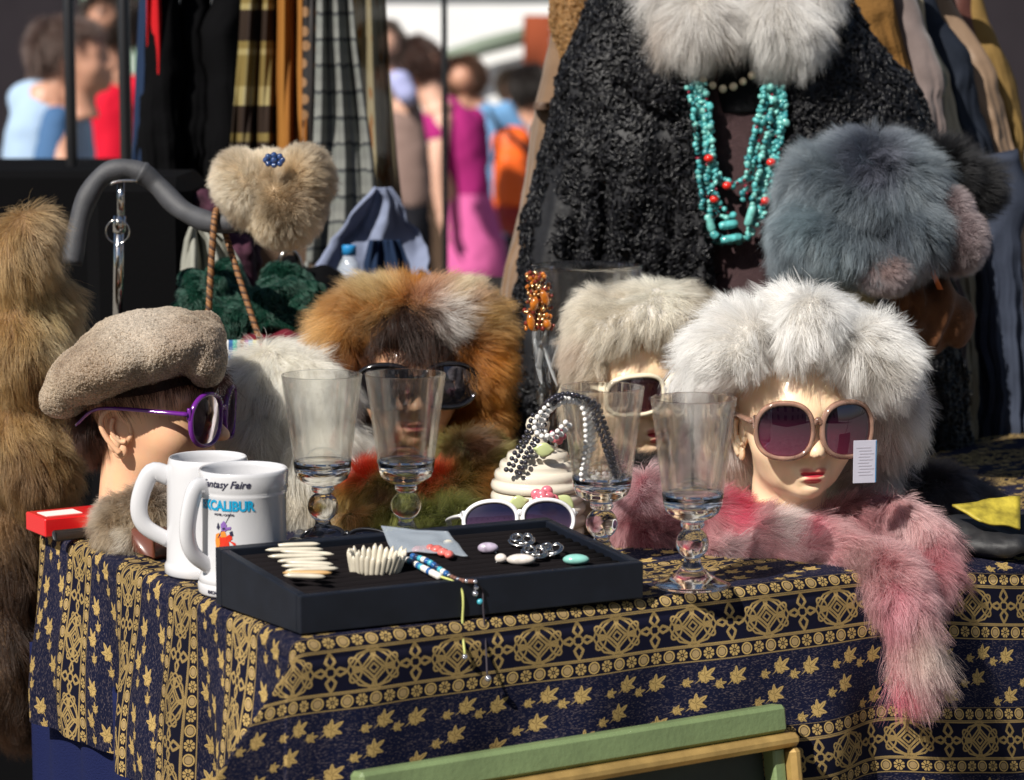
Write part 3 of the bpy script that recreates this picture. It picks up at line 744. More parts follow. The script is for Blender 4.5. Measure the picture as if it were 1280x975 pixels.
# ------------------------------------------------------------------ mugs
china = mat('white_stoneware', (.55, .55, .57), .16, spec=.5, coat=.4, bump=.03, bscale=30)
def handle(r, z0, z1, out, w0=.0085, w1=.011):
    p = smooth_path([(r - .004, 0, z1), (r + out * .55, 0, z1 + .004), (r + out, 0, (z1 * .6 + z0 * .4)), (r + out * .82, 0, (z1 * .25 + z0 * .75)), (r - .003, 0, z0)], 26)
    return tube(p, np.linspace(w1, w0, 26), 14, flat=.72, up=(0, 1, 0))
def text_geo(txt, size, shear=0.0, bold=0.0, ext=.0003):
    c = bpy.data.curves.new('lettering', 'FONT'); c.body = txt; c.size = size; c.shear = shear; c.offset = bold; c.extrude = ext; c.align_x = 'CENTER'; c.align_y = 'CENTER'; c.resolution_u = 3
    o = bpy.data.objects.new('lettering', c); COL.objects.link(o); dg = bpy.context.evaluated_depsgraph_get(); me = bpy.data.meshes.new_from_object(o.evaluated_get(dg))
    v = np.array([q.co[:] for q in me.vertices]); f = [tuple(q.vertices) for q in me.polygons]
    bpy.data.objects.remove(o); bpy.data.curves.remove(c); bpy.data.meshes.remove(me); return v, f
def wrap_on(g, r, a0, z0, yscale=1.0, rfun=None):
    """lay a flat drawing (x right, y up) round a cylinder: a0 is the direction it faces"""
    v = np.asarray(g[0], float); z = z0 + v[:, 1] * yscale; rr = r if rfun is None else rfun(z); a = a0 + v[:, 0] / r
    return np.stack([(rr + v[:, 2] + .0003) * np.cos(a), (rr + v[:, 2] + .0003) * np.sin(a), z], 1), g[1]
m2 = thing('stoneware_mug', on(262, 716), 'plain white stoneware mug with big handle behind the printed mug', 'mug', 'white mugs')
pr2 = [(0, .001), (.036, .001), (.0475, .001), (.049, .003), (.049, .011), (.0475, .0135), (.0465, .016), (.0455, .06), (.0450, .112), (.0440, .122), (.0425, .1285), (.0415, .1295), (.0405, .1285), (.0400, .122), (.0405, .06), (.0400, .010), (0, .009)]
mk('cup', lathe(pr2, 64), china, m2, local=True)
mk('handle', rotz(handle(.045, .036, .108, .030), R(186)), china, m2, local=True)
m1 = thing('stoneware_mug', on(306, 739), 'white stoneware mug printed with blue lettering and a mounted knight', 'mug', 'white mugs')
pr1 = [(0, .001), (.036, .001), (.0478, .001), (.0492, .003), (.0495, .010), (.0485, .0125), (.0478, .013), (.0488, .0145), (.0488, .019), (.0478, .021), (.0460, .024), (.0450, .030), (.0448, .060), (.0450, .106), (.0462, .1085), (.0455, .1095), (.0470, .1120), (.0473, .128), (.0468, .1318), (.0455, .1328), (.0440, .1318), (.0432, .127), (.0425, .1), (.0420, .06), (.0420, .010), (0, .009)]
mk('cup', lathe(pr1, 72), china, m1, local=True)
mk('handle', rotz(handle(.044, .030, .112, .024, .008, .0105), R(217)), china, m1, local=True)
navy_ink = mat('navy_ink', (.02, .02, .05), .4); cyan_ink = mat('turquoise_ink', (.0, .25, .45), .4); red_ink = mat('red_ink', (.60, .03, .01), .4); or_ink = mat('orange_ink', (.65, .22, .03), .4); pur_ink = mat('violet_ink', (.20, .10, .35), .4)
A0 = R(251)
mk('lettering', wrap_on(text_geo('Fantasy Faire', .0108, .35, .00012), .0473, A0 - .02, .1215), navy_ink, m1, local=True, smooth=False)
mk('lettering', wrap_on(text_geo('EXCALIBUR', .0125, 0, .0005), .0452, A0 - .04, .0985, 1.15), cyan_ink, m1, local=True, smooth=False)
mk('lettering', wrap_on(text_geo('HOTEL / CASINO', .0030, 0), .0452, A0 - .04, .0895), navy_ink, m1, local=True, smooth=False)
mk('lettering', wrap_on(text_geo('EXCALIBUR HOTEL', .0045, 0, .0001), .0496, A0 - .05, .0068), navy_ink, m1, local=True, smooth=False)
def poly(pts, z=.0): return np.array([(x / 1000, y / 1000, z) for x, y in pts]), [tuple(range(len(pts)))]
def fan(g):
    v, f = g; c = v.mean(0); n = len(v); return np.vstack([v, c]), [(i, (i + 1) % n, n) for i in range(n)]
def dec(parts, m, nm, z): mk(nm, wrap_on(join(*[fan(poly(p, z)) for p in parts]), .0450, A0 - .06, .0675), m, m1, local=True, smooth=False)
dec([[(-6, -1), (4, 0), (9, 3), (10, -3), (6, -6), (7, -12), (-1, -13), (-6, -11)], [(5, -4), (13, -7), (15, -12), (13, -12), (10, -8)]], red_ink, 'knight_cloak', .0001)
dec([[(-9, 1), (-5, 3), (-4, -9), (-6, -16), (-9, -15), (-10, -6)], [(-3, 4), (2, 5), (4, -1), (-3, -2)]], or_ink, 'horse_cloth', .0002)
dec([[(-2, 5), (-3, 12), (1, 16), (4, 12), (3, 5)], [(3, 9), (9, 10), (8, 7), (3, 6)], [(-9, -16), (-7, -16), (-6, -27), (-8, -27)], [(-4, -13), (-2, -13), (-2, -25), (-4, -25)], [(6, -11), (8, -11), (7, -17), (6, -17)]], pur_ink, 'knight_armour', .0003)
dec([[(-7, -3), (-6, -3), (9, 24), (8.5, 24.5)], [(-1, 8), (2, 9), (3, 7), (0, 6)], [(7, 4), (10, 6), (11, 1), (8, 0)], [(-8, 8), (-6, 14), (-4, 9), (-6, 6)]], navy_ink, 'lance_and_helmet', .0004)

# ------------------------------------------------------------------ jewellery tray
navy_vinyl = mat('navy_vinyl', (.006, .008, .014), .45, spec=.3, var=.2, vscale=40, bump=.15, bscale=700)
foam = mat('black_foam', (.010, .008, .009), .95, spec=.1, bump=.8, bscale=900)
tc0 = on(376, 796); tr_u = nrm(on(801, 750) - tc0); tr_v = np.array([-tr_u[1], tr_u[0], 0]); TWd, TDp, ZF, ZB = .385, .172, .038, .060
tray = bpy.data.objects.new('jewellery_tray', None); COL.objects.link(tray); tray.location = tuple(tc0 + tr_u * TWd / 2 + tr_v * TDp / 2 + Zv * .002); tags(tray, 'black sloping jewellery tray holding bracelets and stones on foam rows', 'tray')
tray.rotation_euler = (0, 0, math.atan2(tr_u[1], tr_u[0])); bpy.context.view_layer.update()
hx, hy = TWd / 2, TDp / 2
def wedge(x0, x1, y0, y1, zt0, zt1, zb=0.0):
    v = np.array([(x0, y0, zb), (x1, y0, zb), (x1, y1, zb), (x0, y1, zb), (x0, y0, zt0), (x1, y0, zt0), (x1, y1, zt1), (x0, y1, zt1)], float); v[:, 0] -= .14 * (v[:, 1] + hy)
    return v, [(3, 2, 1, 0), (4, 5, 6, 7), (0, 1, 5, 4), (1, 2, 6, 5), (2, 3, 7, 6), (3, 0, 4, 7)]
hx, hy = TWd / 2, TDp / 2
zt = lambda y: ZF + (ZB - ZF) * (y + hy) / TDp
def bevel_obj(o, wd=.0012, seg=2):
    b = o.modifiers.new('edge', 'BEVEL'); b.width = wd; b.segments = seg; b.limit_method = 'ANGLE'; return o
bevel_obj(mk('front_wall', wedge(-hx, hx, -hy, -hy + .008, zt(-hy), zt(-hy + .008)), navy_vinyl, tray, local=True, smooth=False))
bevel_obj(mk('back_wall', wedge(-hx, hx, hy - .012, hy, zt(hy - .012), zt(hy)), navy_vinyl, tray, local=True, smooth=False))
for s in (-1, 1): bevel_obj(mk('side_wall', wedge(min(s * hx, s * (hx - .010)), max(s * hx, s * (hx - .010)), -hy + .0083, hy - .0123, zt(-hy + .0083), zt(hy - .0123)), navy_vinyl, tray, local=True, smooth=False))
mk('bottom', wedge(-hx + .0105, hx - .0105, -hy + .0085, hy - .0125, zt(-hy) - .016, zt(hy) - .018, .001), foam, tray, local=True, smooth=False)
nr = 11; fr = None
for k in range(nr):
    y = -hy + .015 + k * (TDp - .034) / (nr - 1); g = tube(smooth_path([(-hx + .0115, y, zt(y) - .012), (0, y + .0006 * ((k * 7) % 3 - 1), zt(y) - .0112), (hx - .0115, y, zt(y) - .012)], 9), .0066, 10)
    g = (g[0] - np.array([1.0, 0, 0]) * .14 * (g[0][:, 1:2] + hy), g[1]); mk('foam_roll', g, foam, tray, local=True)
def on_tray(px, py, dz=0.0):
    """the point of the foam surface seen at a pixel"""
    d = ray(px, py); n = np.cross(tr_u, nrm(tr_v * TDp + Zv * (ZB - ZF))); p0 = tc0 + Zv * (ZF - .0035 + dz); return CAM + d * (((p0 - CAM) @ n) / (d @ n))
shell = mat('white_shell', (.56, .51, .41), .3, coat=.3, var=.12, vscale=60); shell_o = mat('ochre_shell_edge', (.50, .30, .12), .4)
b1 = thing('shell_bracelet', on_tray(370, 702), 'folded bracelet of long white shell slats, left on the tray', 'bracelet', 'white shell bracelets on the tray')
sl_px = [(372, 681, 56), (368, 687, 72), (384, 691, 68), (370, 695, 70), (378, 700, 62), (387, 704, 60), (383, 708, 62), (390, 712, 66), (384, 716, 62), (381, 720, 52)]
for k, (x, y, wpx) in enumerate(sl_px):
    P = on_tray(x, y, .006 + .0006 * k); ww = wpx / ppm(P) / 2; dirv = nrm(RT + np.array([0, .12 * math.sin(k * 2.1), .04 * math.cos(k * 1.7)]))
    t = np.linspace(-1, 1, 13)[:, None]; mk('shell_slat', tube(P + dirv * ww * t, .0033 * np.sqrt(np.clip(1.02 - t[:, 0] ** 4, .03, 1)), 10, flat=.8), shell if k != 8 else shell_o, b1)
b2 = thing('shell_bracelet', on_tray(468, 700), 'ring bracelet of upright white shell slats in the middle of the tray', 'bracelet', 'white shell bracelets on the tray')
ctr = on_tray(470, 703, .008)
for k in range(30):
    a = 2 * np.pi * k / 30; P = ctr + np.array([.0265 * math.cos(a), .017 * math.sin(a), .0018 * math.sin(a) + .0015 * math.sin(5 * a)]); lean = np.array([.28 * math.cos(a) + .12, .25 * math.sin(a), 1]); lean = nrm(lean)
    t = np.linspace(-1, 1, 9)[:, None]; hh = .0125 + .0022 * math.sin(k * 2.7)
    mk('shell_slat', tube(P + lean * hh * t, .0030 * np.sqrt(np.clip(1.02 - t[:, 0] ** 4, .03, 1)), 9, flat=.7, up=(math.cos(a), math.sin(a), 0)), shell, b2)
mk('elastic', tube([ctr + np.array([.0245 * math.cos(a), .015 * math.sin(a), -.003]) for a in np.linspace(0, 6.2, 40)], .001, 6, closed=True), shell_o, b2)
# beaded cords trailing over the front of the tray
blue_bead = [mat('blue_bead', (.02, .10, .30), .15, coat=.5), mat('turquoise_bead', (.06, .36, .46), .2, coat=.4), mat('white_bead', (.75, .72, .66), .2, coat=.4), mat('dark_bead', (.02, .03, .08), .12, coat=.5)]
lime = mat('lime_cord', (.50, .52, .16), .7); dkcord = mat('dark_cord', (.03, .022, .03), .7); pale_bead = mat('pale_metal_bead', (.55, .55, .62), .15, metal=.8); brcord = mat('brown_cord', (.16, .07, .05), .7)
def bead(P, r, d=None, l=1.0):
    d = np.array([1.0, 0, 0]) if d is None else nrm(d); t = np.linspace(-1, 1, 7)[:, None]; return tube(P + d * r * l * t, r * np.sqrt(np.clip(1.05 - np.abs(t[:, 0]) ** 3, .1, 1)), 10)
def drop_path(pts): return smooth_path(pts, 40)
c1 = thing('bead_bracelet', on_tray(535, 705), 'blue and white bead bracelet ending in a lime green cord over the tray edge', 'bracelet')
pth = smooth_path([on_tray(508, 699, .004), on_tray(525, 708, .006), on_tray(548, 720, .005)], 14)
for k in range(1, 14): mk('bead', bead(pth[k], .0036 if k < 9 else .0038, pth[k] - pth[k - 1], 1.15), blue_bead[[0, 2, 1, 0, 3, 2, 0, 1, 2, 2, 0, 2, 2, 2][k]], c1)
fe = lambda px: on_tray(px, 735 - (px - 560) * .11, .0035)
Yf = lambda px: (tc0 + tr_u * .385 * (px - 376) / 425.)[1]
mk('cord', tube(smooth_path([pth[-1], on_tray(565, 726, .005), at(576, 735, Yf(576) - .002), at(579, 752, Yf(579) - .006), at(578, 785, Yf(579) - .006), at(581, 818, Yf(580) - .018)], 40), .0013, 7), lime, c1)
mk('end_bead', ball(at(581, 821, Yf(580) - .018), .003), pale_bead, c1)
c2 = thing('bead_bracelet', on_tray(560, 705), 'dark blue bead bracelet with pale metal beads trailing a dark cord', 'bracelet')
p2 = smooth_path([on_tray(512, 694, .006), on_tray(535, 702, .008), on_tray(556, 716, .006), on_tray(575, 725, .005), on_tray(594, 727, .005)], 22)
for k in range(1, 22): mk('bead', bead(p2[k], .0034 if k < 12 else .0022, p2[k] - p2[k - 1], 1.0), (blue_bead[[1, 0, 3, 1, 2, 0][k % 6]] if k < 12 else (pale_bead if k % 3 == 0 else brcord)), c2)
mk('cord', tube(smooth_path([p2[-1], at(603, 738, Yf(600) - .003), at(604, 760, Yf(602) - .006), at(607, 800, Yf(604) - .008), at(609, 845, Yf(606) - .022)], 40), .0010, 7), dkcord, c2)
for (x, y) in ((594, 742), (600, 752), (595, 734)): mk('bead', ball(at(x, y, Yf(x) - .004), .0032), pale_bead if y != 752 else blue_bead[1], c2)
mk('end_bead', ball(at(610, 848, Yf(606) - .022), .0034), pale_bead, c2)
# stones, rings and the little bag
coral = mat('pink_stone', (.62, .14, .12), .25, coat=.4, var=.5, vscale=90)
P = on_tray(542, 688, .004); mk('pink_stone', join(*[ball(P + RT * (.010 * t) + tr_v * (-.016 * t) * .9 + Zv * (.002 * math.cos(t * 3)), (.0062 + .0012 * math.sin(t * 5), .0075, .0045), 16, 10) for t in np.linspace(-1, 1, 6)]), coral, label='elongated rough pink and red stone lying on the tray', cat='stone')
lilac = mat('lilac_stone', (.42, .36, .46), .25, coat=.4, var=.4, vscale=120); pearlm = mat('mother_of_pearl', (.66, .60, .55), .18, coat=.6, var=.35, vscale=70); turq = mat('turquoise_stone', (.22, .50, .44), .2, coat=.5, var=.15, vscale=60)
silver = mat('silver', (.62, .60, .57), .22, metal=1.0)
def ring(px, py, r, stone, sr, label, tilt=.5):
    P = on_tray(px, py, .004); o = thing('ring', P, label, 'ring', 'rings and stones on the tray foam'); a = np.linspace(0, 2 * np.pi, 24, endpoint=False)
    mk('band', tube(np.stack([P[0] + r * np.cos(a), P[1] + .3 * r * np.sin(a), P[2] - .006 + r * .62 * np.sin(a)], 1), .0013, 8, closed=True, flat=.6), silver, o)
    if stone: mk('stone', ball(P + Zv * (r * .22) + np.array([0, -.004, 0]), sr, 20, 12), stone, o)
    return o
ring(610, 686, .008, lilac, (.011, .006, .006), 'ring with a rough lilac stone at the back of the tray')
ring(651, 700, .006, pearlm, (.0150, .007, .006), 'ring with a wide mother of pearl oval near the tray front')
ring(626, 698, .005, pearlm, (.0062, .005, .005), 'ring with a small pale pearly stone beside the large oval')
ring(720, 700, .006, turq, (.0140, .008, .0058), 'ring with a green turquoise oval at the right of the tray')
def clasp(px, py, label, ang=0, sc=1.0):
    P = on_tray(px, py, .006); o = thing('silver_brooch', P, label, 'brooch', 'silver knotted brooches on the tray')
    for k, (dx, dy, rx, ry) in enumerate(((0, 0, .013, .0065), (.003, .001, .010, .005), (.006, .0015, .005, .006), (-.005, .0, .006, .0045))):
        a = np.linspace(0, 2 * np.pi, 28, endpoint=False); x = rx * np.cos(a) * sc; y = ry * np.sin(a) * sc
        mk('silver_loop', tube(np.stack([P[0] + dx + x * math.cos(ang) - y * .3 * math.sin(ang), P[1] + dy + y * 1.6, P[2] + .0012 * k + x * math.sin(ang) + y * .5], 1), .0017 * sc, 8, closed=True, flat=.7), silver, o)
clasp(652, 676, 'silver looped brooch at the back edge of the tray foam', .02); clasp(668, 691, 'silver knotted brooch in the middle of the tray foam', -.1); clasp(688, 688, 'silver knotted brooch next to the green turquoise ring', .25)
plas = bpy.data.materials.new('thin_plastic_film'); plas.use_nodes = True; b_ = B(plas); b_.inputs['Base Color'].default_value = (.55, .62, .70, 1); b_.inputs['Roughness'].default_value = .12; b_.inputs['Alpha'].default_value = .33
bagq = np.array([[on_tray(476, 657, .012), on_tray(490, 690, .004)], [on_tray(560, 664, .012), on_tray(585, 694, .004)]])
def quad_sheet(q, n, th, amp=.0015, seed=0):
    s = np.linspace(0, 1, n)[:, None, None]; t = np.linspace(0, 1, n)[None, :, None]
    Pq = (q[0, 0] * (1 - s) + q[1, 0] * s) * (1 - t) + (q[0, 1] * (1 - s) + q[1, 1] * s) * t; nz = vnoise(Pq.reshape(-1, 3), 60, seed)[:, 0].reshape(n, n)
    Pq = Pq + Zv * (amp * nz)[..., None]; return sheet(Pq, th)
pb = thing('plastic_bag', on_tray(530, 680), 'small clear plastic bag with a tiny pale stone, on the tray', 'plastic bag'); mk('film', quad_sheet(bagq, 18, .0012, .0022), plas, pb)
mk('pale_stone', ball(on_tray(560, 678, .006), (.0052, .004, .003)), shell, pb)
sleeve = mat('dark_plastic_sleeve', (.03, .035, .05), .14, coat=.4)
for q, lb in ((((372, 676), (455, 664), (356, 690), (470, 686)), 'crumpled dark plastic sleeve behind the tray by the mugs'), (((470, 662), (592, 668), (462, 680), (600, 686)), 'dark plastic sleeve lying behind the tray under the second goblet')):
    Q = np.array([[on(*q[0]) + Zv * .010, on(*q[2]) + Zv * .004], [on(*q[1]) + Zv * .014, on(*q[3]) + Zv * .004]]); mk('plastic_sleeve', quad_sheet(Q, 24, .0012, .008, 3), sleeve, label=lb, cat='plastic sleeve', group='plastic sleeves behind the tray')

# ------------------------------------------------------------------ honey pot, pearls, vase
ivory = mat('ivory_glaze', (.66, .60, .50), .14, coat=.5); rosepink = mat('rose_glaze', (.55, .13, .17), .25, coat=.4, var=.35, vscale=90); leafg = mat('pale_green_glaze', (.45, .50, .24), .25, coat=.4)
hpot = thing('beehive_pot', on(672, 672), 'ivory beehive honey pot with ringed sides and painted roses', 'pot')
prof = [(0, .001), (.050, .001)]
for k, (r_, z_) in enumerate(((.0555, .008), (.0570, .022), (.0570, .036), (.0555, .050))): prof += [(r_ - .0045, z_ - .0066), (r_ - .001, z_ - .004), (r_, z_), (r_ - .001, z_ + .004), (r_ - .0045, z_ + .0066)]
mk('jar', lathe(prof + [(.046, .058), (0, .058)], 64), ivory, hpot, local=True)
pl = [(0, .0585), (.053, .0585)]
for r_, z_ in ((.0545, .064), (.0505, .076), (.0445, .087), (.036, .097)): pl += [(r_, z_ - .0045), (r_ + .0008, z_), (r_ - .001, z_ + .0045), (r_ - .0045, z_ + .0062)]
pl += [(.024, .106), (.012, .111), (.009, .116), (.0085, .121), (.0125, .127), (.0145, .134), (.0125, .1405), (.007, .1450), (0, .1465)]
mk('lid', lathe(pl, 64), ivory, hpot, local=True)
def rose(c, r, parent, m=rosepink):
    g = []
    for ring_, (n_, rr, zz) in enumerate(((5, .62, 0), (5, .38, .3), (3, .16, .5))):
        for k in range(n_):
            a = 2 * np.pi * (k + .5 * ring_) / n_; g.append(ball(np.array(c) + r * np.array([rr * math.cos(a), -.25 - zz, rr * math.sin(a)]), (r * .42, r * .28, r * .40), 12, 8))
    mk('rose', join(*g), m, parent)
def leafp(c, l, ang, parent):
    a = np.linspace(0, np.pi, 9); w_ = np.sin(a) * l * .36; s = np.linspace(-1, 1, 9) * l / 2
    Pq = np.array([[(s[i], -.002 * math.sin(a[i]) + .003 * abs(q) * 0, w_[i] * q) for q in (-1, -.5, 0, .5, 1)] for i in range(9)]); Pq[:, 2, 1] -= .0012
    g = sheet(Pq, .0025); ca, sa = math.cos(ang), math.sin(ang); v = g[0]; v = np.stack([v[:, 0] * ca - v[:, 2] * sa, v[:, 1], v[:, 0] * sa + v[:, 2] * ca], 1) + np.array(c)
    mk('leaf', (v, g[1]), leafg, parent)
Yp = hpot.location[1]
rose(at(680, 624, Yp - .062), .017, hpot); leafp(at(648, 628, Yp - .060), .024, .2, hpot); leafp(at(706, 628, Yp - .056), .026, -.6, hpot)
rose(at(697, 545, Yp - .045), .010, hpot); leafp(at(680, 562, Yp - .05), .024, -.1, hpot)
clay = mat('striped_brown_glaze', (.25, .19, .12), .35, coat=.3, var=.3, vscale=30)
P = on(722, 664); g = lathe([(0, 0), (.018, 0), (.026, .008), (.028, .018), (.0255, .027), (.024, .029), (.0255, .031), (.021, .040), (.010, .047), (0, .048)], 32)
mk('striped_jar', move(g, P), clay, label='small brown striped ceramic lump between honey pot and pearl goblet', cat='jar')
pearl = mat('white_pearl', (.78, .76, .74), .22, coat=.6, spec=.6); dpearl = mat('dark_pearl', (.035, .033, .045), .15, coat=.7, metal=.3)
def strand(paths, r, m, nm, lb, group=None):
    o = thing(nm, paths[0][0], lb, 'necklace', group); allb = []
    for pts in paths:
        q = smooth_path(pts, 400); s = np.concatenate([[0], np.cumsum(np.linalg.norm(np.diff(q, axis=0), axis=1))]); nb = int(s[-1] / (2.05 * r)); u = np.linspace(0, s[-1], nb)
        allb += [ball(np.array([np.interp(x, s, q[:, i]) for i in range(3)]), r * (.94 + .12 * random.random()), 12, 8) for x in u]
    mk('pearls', join(*allb), m, o, kind='stuff'); return o
YC = GOBS[2].location[1]; off = lambda pts, dx, dy, dY: [at(x + dx, y + dy, Y + dY) for x, y, Y in pts]
wp = [(742, 605, YC - .010), (727, 598, YC - .022), (732, 560, YC - .030), (731, 520, YC - .036), (722, 503, YC - .034), (704, 498, YC - .052), (683, 508, YC - .056), (668, 530, YC - .052), (676, 545, YC - .055), (694, 541, YC - .060), (707, 528, YC - .060)]
strand([off(wp, 0, 0, 0), off(wp, 5, 4, .006), off(wp[2:9], 10, 0, .012), off([(745, 600, YC), (760, 603, YC - .008), (768, 598, YC + .005), (752, 592, YC + .01), (735, 600, YC)], 0, 0, 0)], .0030, pearl, 'pearl_necklace', 'white pearl necklace draped over the goblet rim')
dp = [(641, 588, Yp - .052), (652, 566, Yp - .050), (667, 540, Yp - .04), (674, 520, Yp - .030), (686, 503, YC - .050), (704, 493, YC - .050), (722, 494, YC - .040), (738, 503, YC - .034), (748, 530, YC - .03), (760, 565, YC - .026), (770, 594, YC - .018)]
strand([off(dp, -2, 0, 0), off(dp, 5, 2, .004), off(dp[:3] + dp[6:], -6, 5, .002) if False else off(dp[6:], 9, 2, .010), off(dp[7:], 0, 4, .014), off(dp[:4], 9, 4, 0), off(dp[:4], -8, -1, .0)], .0030, dpearl, 'pearl_necklace', 'dark pearl necklace draped over the goblet rim and honey pot')

# crystal vase with diagonal cuts
vP = on(733, 612); a = np.linspace(0, 2 * np.pi, 192, endpoint=False); zz = np.linspace(0, .292, 110)
AA, ZZ = np.meshgrid(a, zz, indexing='ij'); ro = .058 + .013 * (ZZ / .292)
low = sstep(.19, .15, ZZ) ; cut = np.abs(np.sin(6 * AA + ZZ * 40)) * low * .007 + np.abs(np.sin(9 * AA - ZZ * 62 + 1)) * low * .0045 + sstep(.272, .24, ZZ) * sstep(.17, .2, ZZ) * np.abs(np.sin(24 * AA)) * .0016
ro = ro - cut
vo = np.stack([ro * np.cos(AA), ro * np.sin(AA), ZZ], -1).reshape(-1, 3); zi = np.linspace(.022, .292, 40); ri = .050 + .0155 * (zi / .292)
A2, Z2 = np.meshgrid(a, zi, indexing='ij'); R2 = np.broadcast_to(ri, A2.shape); vi = np.stack([R2 * np.cos(A2), R2 * np.sin(A2), Z2], -1).reshape(-1, 3)
n1 = len(vo); f = gridfaces(192, 110, wrapu=True) + [tuple(i + n1 for i in reversed(q)) for q in gridfaces(192, 40, wrapu=True)]
f += [(i * 110 + 109, ((i + 1) % 192) * 110 + 109, n1 + ((i + 1) % 192) * 40 + 39, n1 + i * 40 + 39) for i in range(192)]
f += [tuple(i * 110 for i in range(191, -1, -1)), tuple(n1 + i * 40 for i in range(192))]
vase = thing('crystal_vase', vP + Zv * .001, 'tall cut crystal vase in front of the black curly coat', 'vase')
mk('cut_glass', (np.vstack([vo, vi]), f), CUT, vase, local=True)
frost = mat('frosted_cut', (.80, .83, .86), .25, spec=.8); B(frost).inputs['Transmission Weight'].default_value = .55
rgv = np.random.default_rng(4)
for k in range(26):
    a0 = 2 * np.pi * k / 26; up_ = k % 2; zc = .165 + .02 * up_ + rgv.uniform(-.006, .006); t_ = np.linspace(-1, 1, 9); aa_ = a0 + t_ * .20 * (1 if up_ else -1); zz_ = zc + t_ * .030; rr_ = .058 + .013 * zz_ / .292 + .0004
    mk('cut_facet', tube(np.stack([rr_ * np.cos(aa_), rr_ * np.sin(aa_), zz_], 1), .0042 * np.sqrt(np.clip(1.02 - t_ ** 2, .02, 1)), 6, flat=.35), frost, vase, local=True, smooth=False)
    for j in range(4):
        zz2 = .035 + .028 * j + t_ * .010; aa2 = a0 + .12 * (j % 2) + t_ * .055 * (1 if (j + k) % 2 else -1); rr2 = .058 + .013 * zz2 / .292 + .0002
        if (k + j) % 2: mk('cut_facet', tube(np.stack([rr2 * np.cos(aa2), rr2 * np.sin(aa2), zz2], 1), .0028 * np.sqrt(np.clip(1.02 - t_ ** 2, .02, 1)), 6, flat=.35), frost, vase, local=True, smooth=False)
amb = mat('amber', (.55, .16, .01), .12, coat=.5, var=.5, vscale=120); B(amb).inputs['Transmission Weight'].default_value = .35; ambd = mat('garnet_bead', (.16, .02, .01), .1, coat=.5); gold_b = mat('brass_bead', (.75, .50, .25), .2, metal=1)
an = thing('amber_necklace', at(675, 345, vP[1] - .05), 'amber and garnet bead bunch hanging over the vase rim', 'necklace'); gb = [[], [], []]
rr = np.random.default_rng(12)
for k in range(230):
    x = rr.normal(672, 8.5); y = rr.uniform(340, 412); 
    if x < 656 or x > 694: continue
    gb[int(rr.choice(3, p=[.25, .45, .3]))].append(ball(at(x, y, vP[1] - .062 + rr.uniform(-.008, .006)), rr.uniform(.0022, .0036), 8, 6))
for q, m, nm in zip(gb, (amb, ambd, gold_b), ('amber_beads', 'garnet_beads', 'brass_beads')): mk(nm, join(*q), m, an, kind='stuff')
for x, y, l, t in ((664, 403, 11, .2), (668, 380, 9, -.2), (681, 372, 10, .4), (684, 405, 6, 0.5)):
    P = at(x, y, vP[1] - .072); mk('amber_chunk', ball(P, (.0055, .005, l / 940.), 10, 7, M=[[math.cos(t), 0, -math.sin(t)], [0, 1, 0], [math.sin(t), 0, math.cos(t)]]), amb, an)

# ------------------------------------------------------------------ small packets on the left, book on the right, frame below
redc = mat('red_card', (.62, .012, .015), .3, coat=.3); whitec = mat('white_card', (.75, .73, .70), .6); blackc = mat('black_card', (.012, .012, .014), .5)
P = on(90, 664); rb = thing('red_box', P, 'flat red box lying at the back left corner of the table', 'box', rot=R(32))
mk('carton', box((0, 0, .0125), (.092, .06, .022), .0015), redc, rb, local=True, smooth=False); mk('label_panel', box((-.015, 0, .0238), (.045, .03, .0006)), whitec, rb, local=True, smooth=False)
P = on(96, 668); mk('dark_packet', move(rotz(box((0, 0, .007), (.05, .012, .012), .002), R(32)), P + np.array([.002, -.035, 0])), blackc, label='small black and white packet in front of the red box', cat='packet')
P = on(206, 694); cardm = mat('brown_card', (.12, .035, .02), .35, coat=.3)
mk('brown_case', move(rotz(box((0, 0, .017), (.06, .05, .03), .003), R(38)), P), cardm, label='dark brown leather case between fur collar and mugs', cat='case')
yel = mat('yellow_paper', (.34, .27, .03), .5, var=.5, vscale=70)
q = np.array([[at(1190, 631, .0), at(1224, 652, -.03)], [at(1275, 622, .02), at(1275, 662, -.02)]]); bk = thing('yellow_booklet', q[0, 0] - Zv * .02, 'yellow printed paper lying on black bag at the right edge', 'booklet')
mk('paper', quad_sheet(q, 12, .003, .003), yel, bk)
blackbag = mat('black_bag', (.010, .010, .012), .6, bump=.4, bscale=120)
bg_ = remesh(join(E(1250, 668, .06, 60, 26, .07, 5), E(1210, 664, .03, 34, 20, .05, -10), E(1240, 676, .0, 60, 18, .04, 0)), .004, 8); bg_ = (bg_[0] + .010 * vnoise(bg_[0], 26, 3) + .003 * vnoise(bg_[0], 80, 2), bg_[1])
mk('black_bag', bg_, blackbag, label='soft black bag under the yellow paper at the right edge', cat='bag')
gr_paint = mat('green_painted_wood', (.165, .225, .10), .42, var=.16, vscale=14, bump=.3, bscale=160); gilt = mat('gilded_wood', (.42, .27, .09), .35, metal=.35, var=.3, vscale=30, bump=.2, bscale=90); canvas = mat('dark_canvas', (.02, .03, .02), .6, var=.5, vscale=9)
fa, fb = at(560, 948, -.50), at(981, 880, -.275); fu = nrm(fb - fa); fh = nrm(np.array([-fu[1], fu[0], 0])); lean = nrm(fh * .16 + Zv); fn = nrm(np.cross(lean, fu)); fn = fn * (-1 if fn[1] > 0 else 1)
pf = thing('picture_frame', (fa + fb) / 2 - Zv * .3, 'green and gilt picture frame leaning against the table front', 'picture frame'); FL = float(np.linalg.norm(fb - fa)) + .1; FHt = .50
